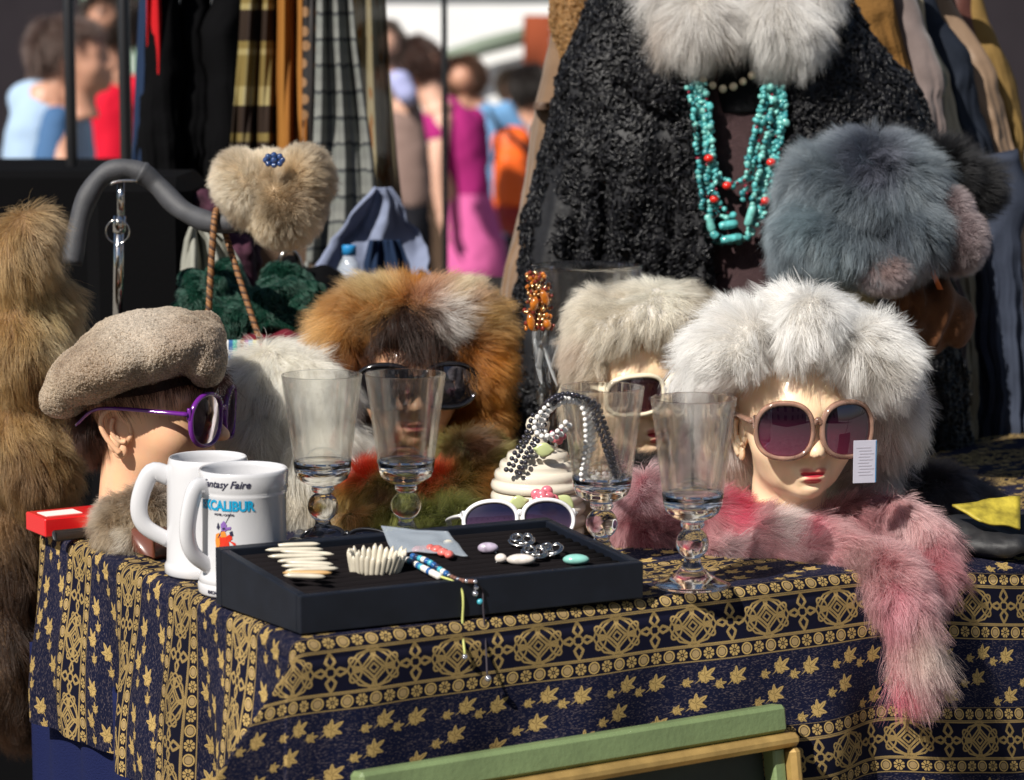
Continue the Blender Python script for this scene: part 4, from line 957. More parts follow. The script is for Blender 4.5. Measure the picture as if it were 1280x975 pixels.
def fbar(x0, x1, z0, z1, y0, y1, bev=.003): return frame_of(box(((x0 + x1) / 2, (y0 + y1) / 2, (z0 + z1) / 2), (x1 - x0, y1 - y0, z1 - z0), bev), fu, fn, lean, fb)
mk('green_rail', fbar(-FL, -.0005, -.0295, 0, -.020, .004, .004), gr_paint, pf, smooth=False)
mk('gilt_rail', fbar(-FL, .0085, -.0445, -.030, -.018, .014, .005), gilt, pf, smooth=False); mk('gilt_rail', fbar(-.006, .0085, -FHt, -.045, -.018, .014, .005), gilt, pf, smooth=False)
mk('green_rail', fbar(-.022, -.0065, -FHt, -.045, -.018, .002, .002), gr_paint, pf, smooth=False)
mk('inner_rail', fbar(-FL, -.0405, -.090, -.083, -.016, .000, .002), gilt, pf, smooth=False); mk('inner_rail', fbar(-.048, -.0405, -FHt, -.0905, -.016, .000, .002), gilt, pf, smooth=False)
mk('mount', fbar(-FL, -.0225, -FHt, -.045, -.030, -.017, .0), canvas, pf, smooth=False)
# ------------------------------------------------------------------ furs
hide_tan = mat('tan_hide', (.18, .11, .06), .9); hide_white = mat('white_hide', (.55, .52, .48), .9); hide_dark = mat('dark_hide', (.03, .022, .02), .9)
hide_fox = mat('fox_hide', (.20, .09, .03), .9); hide_blue = mat('blue_hide', (.05, .07, .09), .9); hide_pink = mat('pink_hide', (.28, .10, .12), .9); hide_moss = mat('moss_hide', (.05, .05, .02), .9)
def pelt(name, shapes, hide, label, cat, group=None, voxel=.004, sm=10, lump=.004, lf=28):
    g = remesh(join(*shapes), voxel, sm); t = tris_of(g[1]); n = vnormals(g[0], t)
    g = (g[0] + n * (lump * vnoise(g[0], lf, 9)[:, :1]), g[1])
    o = mk(name, g, hide, label=label, cat=cat, group=group); bpy.context.view_layer.update(); return o, g
HG = 'fur hats on the mannequin heads'
Y4, Y3, Y2, Y1 = (float(h.location[1]) for h in (H4, H3, H2, H1))
# white fox hat
o, g = pelt('fur_hat', [E(1005, 440, Y4 + .04, 100, 56, .09), E(915, 434, Y4 - .035, 52, 44, .05, 12), E(1006, 414, Y4 - .07, 32, 40, .03), E(1086, 448, Y4 - .035, 52, 44, .05, -24), E(1010, 400, Y4 + .0, 52, 30, .06),
                       E(1108, 515, Y4 + .04, 34, 60, .045), E(1085, 590, Y4 + .07, 38, 36, .04), E(905, 545, Y4 + .055, 22, 80, .04), E(876, 470, Y4 - .01, 18, 26, .04)], hide_white, 'big white fox fur hat on the head with wine-red lenses', 'hat', HG, voxel=.0035, sm=4, lump=.007, lf=24)
Ot = at(1012, 392, Y4 - .03)
def comb4(P):
    d = P - Ot; d[:, 1] *= .5; d = nrm(d); d[:, 2] -= .55; return d
fur(o, g, 62000, .034, .00019, spots((.74, .71, .67), [(1000, 474, 30, (.06, .05, .045), (.22, .18, .15)), (1085, 560, 60, (.40, .31, .29), (.62, .52, .49)), (905, 580, 45, (.46, .36, .32), (.68, .58, .53)), (1095, 455, 22, (.25, .22, .19), (.55, .52, .48)), (966, 425, 15, (.2, .17, .15), (.5, .46, .43)), (1044, 430, 15, (.16, .13, .11), (.46, .42, .38)), (1010, 440, 14, (.34, .30, .26), (.66, .63, .6)), (1120, 500, 26, (.3, .26, .24), (.6, .55, .52))], .14, tip=(.93, .92, .89)), comb=comb4, lift=.42, droop=.25, swirl=.85, clump=.72, per=30, seed=11, lenfn=lambda P: 1 - .62 * sstep(435, 462, proj(P)[:, 1]) * np.exp(-((proj(P)[:, 0] - 1002) / 48) ** 2))  # crease and lower right spots put shade into the strand colour
# cream fur hat
o, g = pelt('fur_hat', [E(818, 412, Y3 + .03, 88, 56, .085), E(738, 445, Y3 - .01, 30, 52, .07), E(745, 400, Y3 + .01, 30, 34, .07), E(832, 402, Y3 - .055, 68, 30, .035), E(734, 500, Y3 + .01, 24, 40, .06), E(890, 425, Y3 - .02, 30, 42, .05), E(768, 412, Y3 - .045, 38, 32, .05), E(905, 500, Y3 + .04, 20, 60, .05)], hide_white, 'rounded cream fur hat on the head in cream glasses', 'hat', HG)
Ot3 = at(820, 350, Y3 + .0)
def comb3(P):
    d = P - Ot3; d[:, 1] *= .6; d = nrm(d); d[:, 2] -= .5; return d
fur(o, g, 46000, .024, .00018, spots((.50, .43, .33), [(760, 500, 40, (.32, .22, .14), (.56, .44, .32)), (870, 350, 40, (.22, .17, .12), (.46, .40, .32)), (720, 440, 24, (.28, .2, .14), (.55, .45, .36)), (825, 375, 30, (.6, .56, .46), (.85, .82, .72))], .15, tip=(.76, .71, .60), patch=.25, dark=(.26, .2, .14)), comb=comb3, lift=.36, droop=.25, swirl=.5, clump=.68, seed=12, lenfn=lambda P: 1 - .6 * sstep(425, 448, proj(P)[:, 1]) * np.exp(-((proj(P)[:, 0] - 822) / 42) ** 4))
# orange fox hat
o, g = pelt('fur_hat', [E(510, 408, Y2 + .03, 98, 46, .085), E(430, 428, Y2 - .01, 34, 44, .055), E(472, 386, Y2 - .03, 48, 28, .04), E(556, 386, Y2 - .034, 46, 30, .04), E(600, 440, Y2 - .01, 28, 56, .055), E(596, 515, Y2 + .01, 26, 36, .05), E(428, 480, Y2 + .05, 22, 45, .05)], hide_fox, 'orange brown fox fur hat with grey patch on the fringed head', 'hat', HG)
Ot2 = at(508, 395, Y2 - .02)
def comb2(P):
    d = P - Ot2; d[:, 1] *= .5; d = nrm(d); d[:, 2] -= .25; return d
fox = spots((0.357, 0.131, 0.021), [(445, 430, 30, (0.089, 0.028, 0.008), (0.218, 0.074, 0.012)), (415, 405, 28, (0.416, 0.212, 0.060), (0.693, 0.425, 0.180)), (470, 368, 30, (.36, .22, .08), (.70, .54, .30)), (535, 372, 22, (0.238, 0.066, 0.009), (0.494, 0.180, 0.024)), (520, 410, 24, (0.099, 0.033, 0.009), (0.297, 0.107, 0.019)), (562, 395, 34, (.40, .37, .35), (.78, .74, .70)), (570, 360, 18, (0.594, 0.450, 0.300), (0.738, 0.621, 0.421)), (600, 400, 24, (0.396, 0.230, 0.079), (0.673, 0.425, 0.168)), (615, 470, 26, (0.317, 0.114, 0.019), (0.515, 0.220, 0.043)), (605, 540, 24, (0.396, 0.180, 0.054), (0.594, 0.343, 0.144)), (560, 455, 20, (0.080, 0.025, 0.008), (0.198, 0.066, 0.012)), (470, 470, 34, (0.050, 0.015, 0.007), (0.119, 0.041, 0.012)), (395, 435, 24, (0.494, 0.327, 0.168), (0.738, 0.539, 0.313))], .22, tip=(0.494, 0.205, 0.030), patch=.5, dark=(0.099, 0.028, 0.007))
fur(o, g, 56000, .034, .00019, fox, comb=comb2, lift=.62, droop=.10, swirl=.55, clump=.66, seed=13, lenfn=lambda P: 1 - .4 * sstep(420, 450, proj(P)[:, 1]) * np.exp(-((proj(P)[:, 0] - 515) / 45) ** 2))
# brown hair of two heads
def hair(parent, roots, n, Lm, rad, col, comb, droop, seed, clump=.6, lift=.2):
    fur(parent, roots, n, Lm, rad, spots(col, [], .3, tip=tuple(c * 1.8 for c in col)), comb=comb, lift=lift, droop=droop, swirl=.5, clump=clump, per=28, npts=7, seed=seed, name='hair', tipfade=.5, curl=.3)
h2 = remesh(join(E(510, 406, Y2 - .008, 58, 34, .086), E(446, 480, Y2 + .03, 14, 60, .05), E(582, 480, Y2 + .03, 14, 60, .05), E(450, 540, Y2 + .05, 22, 40, .04), E(575, 550, Y2 + .05, 16, 40, .04)), .004, 8)
hairm = mat('brown_hair_base', (.02, .010, .006), .6)
q = thing('brown_wig', at(510, 470, Y2), 'short dark brown wig with fringe under the orange fox hat', 'wig', 'brown wigs on the mannequin heads'); mk('wig_base', h2, hairm, q); bpy.context.view_layer.update()
hair(q, h2, 9000, .046, .00019, (.022, .009, .0045), along(0.1, 1, -.5), .7, 21, .85)
h1 = remesh(join(E(178, 470, Y1, 88, 45, .07), E(120, 520, Y1 + .01, 22, 42, .05), E(255, 475, Y1 - .015, 22, 16, .03)), .004, 8)
q = thing('brown_wig', at(178, 470, Y1), 'short dark brown wig showing at the nape under the sheepskin beret', 'wig', 'brown wigs on the mannequin heads'); mk('wig_base', h1, hairm, q); bpy.context.view_layer.update()
hair(q, h1, 9000, .026, .00017, (.028, .011, .006), along(.1, 1, -.1), .5, 22)
# mink hat with a brooch, on the end of the padded arm
YM = .42
o, g = pelt('fur_hat', [E(303, 236, YM, 30, 42, .05, 15), E(355, 262, YM - .01, 44, 40, .055), E(380, 222, YM, 30, 34, .05), E(335, 230, YM + .01, 40, 34, .05)], mat('cream_hide', (.36, .27, .18), .9), 'cream mink hat with a dark jewelled brooch hanging on the padded arm', 'hat')
fur(o, g, 36000, .016, .00018, spots((.52, .40, .26), [(345, 275, 30, (.12, .09, .06), (.34, .28, .2)), (375, 250, 22, (.2, .14, .09), (.46, .36, .25)), (300, 230, 26, (.58, .50, .38), (.80, .73, .60)), (372, 215, 18, (.5, .36, .22), (.68, .55, .38)), (320, 290, 22, (.55, .42, .26), (.78, .66, .48))], .15, tip=(.78, .66, .49), patch=.5, pfreq=26, dark=(.18, .12, .07)), comb=radial(340, 235, YM - .05, .3), lift=.55, droop=.1, swirl=.5, clump=.6, per=26, seed=14)
bl = mat('blue_crystal', (.02, .05, .16), .05, coat=1.0, spec=.8); P = at(343, 200, YM - .062); br = thing('brooch', P, 'dark brooch with blue crystals pinned to the cream mink hat', 'brooch')
mk('setting', ball(P, (.013, .005, .008), 20, 10), silver, br)
for k in range(9):
    a = 2 * np.pi * k / 8; rr_ = 0 if k == 8 else 1; mk('crystal', ball(P + np.array([.0105 * math.cos(a) * rr_, -.005, .0062 * math.sin(a) * rr_]), .0042 if rr_ else .005, 10, 7), bl, br)
# tan fur collar round the neck of the profile head
o, g = pelt('fur_collar', [E(152, 658, Y1 - .08, 26, 30, .035), E(188, 640, Y1 - .085, 34, 26, .035), E(212, 665, Y1 - .09, 24, 26, .03), E(175, 672, Y1 - .09, 34, 20, .035)], hide_tan, 'tan and grey rabbit fur collar round the neck of the profile head', 'fur collar')
fur(o, g, 22000, .021, .00018, spots((.22, .15, .09), [(158, 668, 12, (.6, .52, .42), (.86, .80, .70)), (190, 675, 14, (.40, .24, .10), (.58, .40, .2)), (210, 610, 30, (.14, .11, .09), (.38, .34, .29)), (130, 630, 18, (.3, .25, .2), (.55, .48, .4))], .18, tip=(.50, .40, .28), patch=.6, pfreq=40, dark=(.08, .05, .03)), comb=along(-.2, 1, 0), lift=.5, droop=.2, swirl=.5, clump=.65, per=24, seed=15)
# shaggy white fur behind the left goblet
YW = .19
o, g = pelt('white_fur', [E(338, 490, YW + .02, 48, 56, .06), E(385, 500, YW, 44, 52, .06), E(330, 570, YW - .01, 46, 66, .06), E(395, 575, YW - .02, 52, 66, .06), E(360, 635, YW - .04, 70, 26, .05)], hide_white, 'shaggy white fur wrap heaped between beret head and fox hat', 'fur wrap')
fur(o, g, 42000, .036, .00019, spots((.76, .72, .62), [(330, 610, 46, (.38, .32, .24), (.66, .6, .5)), (410, 620, 40, (.35, .29, .21), (.62, .55, .44))], .14, tip=(.93, .90, .82), patch=.2, dark=(.5, .44, .34)), comb=along(.15, 1, 0), lift=.3, droop=.35, swirl=.55, clump=.7, per=32, seed=16)  # darker spots low down are shadow painted into the white fur
# tawny fur coat on the left
YF = .30
o, g = pelt('fur_coat', [E(46, 300, YF, 22, 42, .06), E(24, 330, YF, 40, 66, .08), E(62, 405, YF + .02, 32, 66, .07), E(30, 440, YF - .02, 50, 70, .08), E(62, 470, YF, 30, 60, .06), E(28, 560, YF - .02, 58, 74, .08), E(48, 590, YF - .03, 40, 44, .06), E(20, 690, YF, 44, 90, .08), E(20, 820, YF, 40, 110, .08), E(-30, 520, YF + .05, 60, 220, .1)], hide_tan, 'tawny brown fur coat hanging at the left edge behind the table', 'coat', voxel=.006, sm=45, lump=.008, lf=12)
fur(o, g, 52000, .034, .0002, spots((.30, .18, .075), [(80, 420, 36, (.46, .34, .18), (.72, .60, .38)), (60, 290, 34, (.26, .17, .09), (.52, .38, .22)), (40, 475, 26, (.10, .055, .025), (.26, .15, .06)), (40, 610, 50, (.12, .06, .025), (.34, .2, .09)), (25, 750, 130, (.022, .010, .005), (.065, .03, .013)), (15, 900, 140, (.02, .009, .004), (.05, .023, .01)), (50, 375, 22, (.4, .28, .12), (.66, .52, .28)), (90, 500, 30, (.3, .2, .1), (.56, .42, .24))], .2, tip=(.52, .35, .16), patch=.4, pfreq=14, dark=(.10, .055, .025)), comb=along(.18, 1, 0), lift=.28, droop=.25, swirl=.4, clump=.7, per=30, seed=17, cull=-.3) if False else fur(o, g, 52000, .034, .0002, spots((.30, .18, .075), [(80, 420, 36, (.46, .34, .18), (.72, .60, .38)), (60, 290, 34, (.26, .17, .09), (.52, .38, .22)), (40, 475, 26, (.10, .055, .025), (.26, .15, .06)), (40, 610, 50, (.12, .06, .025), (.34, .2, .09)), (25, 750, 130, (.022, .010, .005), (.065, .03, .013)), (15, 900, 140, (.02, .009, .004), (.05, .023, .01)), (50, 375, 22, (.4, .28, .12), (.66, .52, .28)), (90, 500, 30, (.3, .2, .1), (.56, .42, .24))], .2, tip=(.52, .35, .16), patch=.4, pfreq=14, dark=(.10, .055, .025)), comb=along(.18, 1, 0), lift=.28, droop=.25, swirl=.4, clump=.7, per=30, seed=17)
# sheepskin beret
g = remesh(join(E(178, 446, Y1 - .01, 106, 36, .10, 14), E(150, 452, Y1 - .02, 92, 40, .10, 20), E(215, 428, Y1 - .02, 66, 32, .09, 6), E(258, 448, Y1 - .03, 24, 30, .06), E(92, 488, Y1, 40, 26, .07, 28), E(190, 418, Y1 + .01, 82, 26, .10, 6), E(150, 430, Y1 + .02, 60, 26, .09, 20)), .004, 14)
t_ = tris_of(g[1]); n_ = vnormals(g[0], t_); g = (g[0] + n_ * (.006 * vnoise(g[0], 22, 2)[:, :1] + .0020 * vnoise(g[0], 75, 3)[:, :1]), g[1])
sheepm = mat('sheepskin', (.30, .23, .17), .95, var=.25, vscale=60, bump=.9, bscale=260)
o = mk('sheepskin_beret', g, sheepm, label='curly beige grey sheepskin beret on the profile head', cat='beret', group=HG); bpy.context.view_layer.update()
worms(o, g, 60000, .006, .0005, spots((.38, .30, .22), [(120, 480, 50, (.26, .19, .13), (.42, .33, .25)), (180, 410, 50, (.48, .41, .33), (.60, .52, .43)), (230, 440, 40, (.30, .23, .17), (.46, .37, .29))], .16, tip=(.52, .43, .33), patch=.65, pfreq=60, dark=(.20, .145, .10)), height=.0024, seed=31, flow=1.4, material=FUR)
# pink dyed stole
o, g = pelt('fur_stole', [TB([(898, 655, -.01, 30), (950, 672, -.03, 32), (1020, 690, -.055, 34), (1085, 712, -.10, 36), (1124, 748, -.155, 32), (1140, 800, -.165, 22), (1136, 840, -.165, 15), (1128, 858, -.165, 7)]),
                          TB([(1040, 668, .0, 26), (1100, 655, .0, 32), (1150, 672, -.02, 30), (1168, 705, -.06, 22), (1160, 745, -.12, 18)]), TB([(885, 690, -.03, 22), (940, 700, -.06, 20), (1010, 705, -.08, 22)]),
                          TB([(808, 615, .04, 22), (798, 655, .02, 28), (820, 680, .0, 26), (850, 665, .0, 22), (900, 660, 0, 22)])], hide_pink, 'pink dyed fox fur stole draped over the table edge round the red-lipped head', 'fur stole', voxel=.0045)
pinkc = spots((.40, .16, .18), [(915, 640, 22, (.34, .02, .06), (.50, .05, .10)), (905, 690, 24, (.16, .10, .11), (.36, .28, .28)), (985, 650, 26, (.52, .42, .40), (.80, .70, .68)), (1005, 665, 14, (.40, .06, .10), (.55, .16, .2)), (1075, 695, 24, (.20, .09, .09), (.42, .28, .27)), (1110, 760, 26, (.42, .12, .16), (.66, .34, .38)), (1112, 855, 20, (.50, .03, .08), (.68, .10, .18)), (1160, 800, 30, (.36, .24, .20), (.70, .56, .50)), (1140, 640, 40, (.50, .28, .28), (.74, .50, .50)), (1160, 690, 24, (.30, .08, .1), (.5, .24, .26)), (800, 690, 26, (.45, .12, .16), (.62, .28, .32)), (840, 660, 24, (.28, .12, .14), (.48, .28, .30)), (800, 610, 30, (.55, .34, .36), (.8, .6, .62))], .2, tip=(.60, .37, .37), patch=.55, pfreq=26, dark=(.18, .05, .065))
def combp(P):
    q_ = proj(P); d = np.zeros_like(P); k = sstep(1040, 1110, q_[:, 0])
    d[:, 0] = .8 * (1 - k) + .05 * k; d[:, 2] = -.5 * (1 - k) - 1.0 * k; lf = q_[:, 0] < 875; d[lf] = np.array([.25, 0, -1]); return d
fur(o, g, 62000, .031, .0002, pinkc, comb=combp, lift=.42, droop=.25, swirl=.7, clump=.74, per=28, seed=18, lenfn=lambda P: 1 + .45 * sstep(740, 820, proj(P)[:, 1]))
# red and green fur boa
o, g = pelt('fur_boa', [TB([(425, 618, .13, 22), (470, 612, .11, 30), (520, 622, .10, 32), (575, 612, .11, 30), (622, 592, .13, 26)]), TB([(440, 655, .07, 18), (510, 655, .06, 20), (580, 648, .07, 18)]), E(590, 568, .17, 34, 22, .05)], hide_moss, 'red green and orange dyed fur boa round the fringed head', 'fur boa')
boa = spots((.10, .11, .02), [(455, 590, 22, (.45, .03, .01), (.62, .06, .03)), (545, 600, 22, (.50, .05, .02), (.70, .10, .04)), (610, 605, 24, (.40, .16, .03), (.62, .30, .08)), (480, 620, 24, (.05, .02, .01), (.14, .06, .02)), (590, 565, 30, (.04, .015, .008), (.12, .05, .02)), (440, 640, 24, (.2, .09, .03), (.36, .2, .08)), (560, 640, 26, (.22, .24, .06), (.44, .46, .16)), (505, 650, 22, (.12, .13, .03), (.30, .31, .10))], .25, tip=(.28, .28, .07), patch=.45, pfreq=45, dark=(.06, .045, .015))
fur(o, g, 32000, .026, .00018, boa, comb=along(.3, .9, 0), lift=.55, droop=.15, swirl=.6, clump=.72, per=26, seed=19)
# dark furs
o, g = pelt('fur_scarf', [TB([(1120, 615, .12, 18), (1165, 612, .10, 22), (1215, 618, .12, 18), (1245, 640, .12, 12)])], hide_dark, 'dark grey fur lying behind the pink stole at the right edge', 'fur scarf')
fur(o, g, 14000, .026, .00019, spots((.035, .032, .035), [], .25, tip=(.13, .12, .13)), comb=along(.7, .3, 0), lift=.55, droop=.1, swirl=.6, seed=20)
o, g = pelt('fur_collar', [TB([(770, 585, .16, 16), (800, 590, .12, 17), (835, 592, .11, 16), (870, 590, .13, 14)])], hide_dark, 'black fur collar round the neck under the cream fur hat', 'fur collar')
fur(o, g, 9000, .022, .00018, spots((.015, .013, .013), [], .25, tip=(.05, .045, .042)), comb=along(.3, 1, 0), lift=.5, droop=.1, seed=23)
# blue grey hat with pompoms on a cream stand
YB = .36
cream_fab = mat('cream_fleece', (.52, .43, .26), .95, var=.2, vscale=50, bump=.8, bscale=300)
st = remesh(join(TB([(1045, 350, YB, 44), (1050, 400, YB, 46), (1055, 520, YB, 40), (1058, 640, YB, 52)]), ball(on(1060, 640) + Zv * .012, (.085, .085, .016))), .006, 6)
st[0][:, 2] = np.maximum(st[0][:, 2], T + .001)
o = mk('hat_stand', st, cream_fab, label='cream fleece-covered hat stand under the blue grey fur hat', cat='hat stand'); bpy.context.view_layer.update()
fur(o, st, 12000, .012, .0002, spots((.46, .36, .18), [], .15, tip=(.68, .58, .36)), comb=along(0, 1, 0), lift=.5, seed=24, mask=lambda P, n: proj(P)[:, 1] < 480)
o, g = pelt('fur_hat', [E(1078, 258, YB, 76, 66, .10), E(1050, 300, YB - .03, 74, 42, .09, -14), E(1120, 290, YB - .02, 54, 48, .09, 20), E(1000, 285, YB, 26, 52, .06, -8), E(1085, 222, YB + .02, 72, 42, .08), E(1132, 240, YB + .01, 36, 48, .07), E(1020, 240, YB + .02, 36, 46, .06)], hide_blue, 'big blue grey dyed fox fur hat in front of the curly black coat', 'hat', HG)
blu = spots((.10, .115, .13), [(1110, 285, 30, (.012, .016, .022), (.10, .12, .15)), (1010, 270, 34, (.14, .18, .20), (.28, .345, .375)), (1085, 205, 30, (.09, .095, .12), (.21, .215, .26)), (1050, 330, 36, (.12, .145, .165), (.26, .32, .35)), (1150, 320, 20, (.09, .08, .09), (.2, .18, .2))], .18, tip=(.24, .28, .31), patch=.5, pfreq=24, dark=(.03, .045, .06))
Otb = at(1090, 200, YB + .03)
def combb(P):
    d = P - Otb; d[:, 1] *= .5; d = nrm(d); d[:, 2] -= .25; return d
fur(o, g, 56000, .034, .0002, blu, comb=combb, lift=.48, droop=.1, swirl=.5, clump=.68, per=30, seed=25)
for (nm, sh, lb, sd) in (('fur_pompom', [E(1104, 338, YB - .085, 34, 24, .035)], 'mauve grey fur pompom hanging below the front of the blue hat', 26), ('fur_pompom', [E(1196, 300, YB - .03, 32, 38, .045), E(1190, 262, YB - .02, 24, 22, .035)], 'mauve grey fur pompom beside the blue hat at the right', 27)):
    o, g = pelt(nm, sh, mat('mauve_hide', (.14, .11, .115), .9), lb, 'pompom', 'mauve fur pompoms of the blue hat')
    fur(o, g, 14000, .014, .00018, spots((.17, .13, .135), [(1190, 320, 22, (.05, .035, .035), (.14, .1, .1)), (1105, 330, 16, (.24, .17, .16), (.36, .27, .26))], .14, tip=(.34, .28, .285)), comb=along(.3, .5, 0), lift=.7, droop=.1, swirl=.25, clump=.45, seed=sd)
o, g = pelt('fur_tail', [E(1180, 212, YB + .06, 34, 22, .035, -20), E(1215, 235, YB + .08, 22, 26, .03)], hide_dark, 'black fox tail tuft behind the blue grey hat', 'fur tail')
fur(o, g, 9000, .034, .00018, spots((.004, .004, .005), [], .25, tip=(.022, .022, .025)), comb=along(.8, .4, 0), lift=.5, droop=.0, swirl=.5, seed=28)
velvet = mat('brown_velvet', (.11, .042, .016), .85, sheen=.15, var=.35, vscale=35, bump=.5, bscale=300)
g = remesh(join(E(1165, 392, YB + .0, 44, 48, .05), E(1135, 372, YB - .01, 24, 34, .04, 20), E(1190, 400, YB + .01, 24, 38, .04, -10), E(1150, 418, YB - .02, 30, 22, .04)), .004, 6)
t_ = tris_of(g[1]); n_ = vnormals(g[0], t_); q_ = proj(g[0]); g = (g[0] + n_ * (.005 * np.sin(q_[:, 0] * .22 + 2.2 * np.sin(q_[:, 1] * .045) + 2 * vnoise(g[0], 20, 5)[:, 0]))[:, None], g[1])
mk('velvet_bag', g, velvet, label='dark brown ruched velvet bag hanging below the blue hat', cat='bag')
orm = mat('orange_ribbon', (.55, .13, .03), .55)
rp = np.array([[at(1166 + s * 6, y, YB - .055 + .004 * math.sin(y * .1)) + RT * dx for s in (0, 1)] for y, dx in ((285, .0), (305, .008), (325, -.002))] ); rp2 = np.array([[at(1160 + s * 7, y, YB - .055) + RT * dx for s in (0, 1)] for y, dx in ((290, .0), (315, .0), (340, .002), (362, .012))])
mk('orange_ribbon', join(sheet(rp, .0012), sheet(rp2, .0012)), orm, label='orange ribbon ends hanging between the two mauve pompoms', cat='ribbon')
# ------------------------------------------------------------------ hanging garments and cloths
def rowsfun(rows):
    r = np.asarray(rows, float)
    return lambda y, c: np.interp(y, r[:, 0], smooth_cols(r, c, y) if False else r[:, c])
def garment(rows, Y, depth, folds=5, amp=.012, seed=0, nrow=90, nring=110, opening=None, th=.006, shoulder=True, nz=.006):
    """a hanging garment: rows are (py, left px, right px); opening gives (py, left px, right px) of an open front"""
    r = np.asarray(rows, float); py = np.linspace(r[0, 0], r[-1, 0], nrow)
    k = np.array([.25, .5, .25])
    def col(a):
        v = np.interp(py, a[:, 0], a[:, 1]); 
        for _ in range(4): v = np.concatenate([[v[0]], np.convolve(v, k, 'valid'), [v[-1]]])
        return v
    xl, xr = col(r[:, [0, 1]]), col(r[:, [0, 2]]); P = np.zeros((nrow, nring, 3))
    if opening is not None: op = np.asarray(opening, float); ol, orr = col(op[:, [0, 1]]), col(op[:, [0, 2]])
    for i in range(nrow):
        mid, hwd = (xl[i] + xr[i]) / 2, (xr[i] - xl[i]) / 2
        if opening is None: a = np.linspace(-np.pi / 2, 1.5 * np.pi, nring, endpoint=False)
        else:
            ul, ur = (ol[i] - mid) / hwd, (orr[i] - mid) / hwd
            a0 = -np.pi / 2 + math.asin(np.clip(ur, -.95, .95)); a1 = 1.5 * np.pi - math.asin(np.clip(-ul, -.95, .95)); a = np.linspace(a0, a1, nring)
        cx, sy = np.cos(a), np.sin(a); n = 2.4
        ux = np.sign(cx) * np.abs(cx) ** (2 / n); uy = np.sign(sy) * np.abs(sy) ** (2 / n)
        tt = i / (nrow - 1); dep = depth * min(1, .45 + 3 * tt) if shoulder else depth
        fold = amp * (sstep(.05, .5, tt)) * (np.sin(folds * 2 * a + 1.3 * np.sin(3 * tt + seed) + seed) + .5 * np.sin(folds * 5.1 * a + 2.2 * tt + seed * 2))
        c = at(mid, py[i], Y); s = ppm(c)
        P[i, :, 0] = c[0] + (mid + hwd * ux - mid) / s + fold * .3 * ux; P[i, :, 1] = c[1] + (dep + fold) * uy; P[i, :, 2] = c[2]
    P += (nz * vnoise(P.reshape(-1, 3), 14, seed)).reshape(P.shape) + (.35 * nz * vnoise(P.reshape(-1, 3), 45, seed)).reshape(P.shape)
    if opening is not None: return sheet(P, th)
    g = (P.reshape(-1, 3), gridfaces(nrow, nring, wrapv=True)); g[1].append(tuple(range(nring))); g[1].append(tuple((nrow - 1) * nring + i for i in range(nring - 1, -1, -1)))
    return g
def drape(rows, Y, folds, amp, seed=0, nu=70, nv=60, th=.002, curve=0.0, nz=.008):
    r = np.asarray(rows, float); py = np.linspace(r[0, 0], r[-1, 0], nu); P = np.zeros((nu, nv, 3)); s = np.linspace(0, 1, nv)
    for i in range(nu):
        a, b = np.interp(py[i], r[:, 0], r[:, 1]), np.interp(py[i], r[:, 0], r[:, 2]); tt = i / (nu - 1)
        yy = Y + amp * np.sin(2 * np.pi * folds * s + seed + .8 * math.sin(3 * tt + seed)) + .4 * amp * np.sin(2 * np.pi * folds * 2.3 * s + seed * 3 + 2 * tt) + curve * (s - .5) ** 2
        for j in range(nv): P[i, j] = at(a + (b - a) * s[j], py[i], yy[j])
    P[..., 1] += (nz * vnoise(P.reshape(-1, 3), 12, seed)[:, 0]).reshape(nu, nv)
    uv = np.stack(np.meshgrid(np.linspace(0, 1, nu), s, indexing='ij')[::-1], -1).reshape(-1, 2)
    return sheet(P, th), np.vstack([uv, uv])
# black curly lamb coat on a dress form
YC_ = .80
rows = [(-30, 752, 1045), (20, 738, 1058), (60, 722, 1092), (100, 706, 1132), (165, 690, 1160), (240, 674, 1168), (330, 657, 1176), (430, 642, 1190), (540, 632, 1204), (700, 624, 1212), (1100, 610, 1225)]
opn = [(-30, 860, 985), (100, 866, 980), (160, 874, 979), (250, 884, 975), (330, 889, 988), (420, 893, 1000), (700, 898, 1010), (1100, 900, 1015)]
cg_ = garment(rows, YC_, .125, 6, .010, 2, 150, 200, opn, .008)
_q = proj(cg_[0]); _ny = (cg_[0][:, 1] < YC_)
for xc, y0, wd, dp_ in ((752, 210, 9, .035), (786, 300, 6, .02), (838, 250, 6, .025), (716, 275, 6, .02), (800, 330, 14, .012), (865, 300, 10, .01)):
    cg_[0][:, 1] += dp_ * _ny * np.exp(-((_q[:, 0] - xc - 4 * np.sin(_q[:, 1] * .03)) / wd) ** 2) * sstep(y0 - 40, y0 + 50, _q[:, 1]) * (_q[:, 1] < 900)
cg_[0][:, 1] += .03 * _ny * np.exp(-((_q[:, 1] - 95 - (_q[:, 0] - 770) * .62) / 6) ** 2) * (_q[:, 0] > 770) * (_q[:, 0] < 840)
lth = mat('black_leather', (.014, .014, .016), .55, spec=.35, var=.3, vscale=25, bump=.4, bscale=140)
P0 = at(915, 60, YC_)
coat = thing('curly_lamb_coat', np.array([P0[0], P0[1], .25]), 'black curly lamb coat with white fox collar on a dress form', 'coat')
mk('coat_body', cg_, lth, coat); bpy.context.view_layer.update()
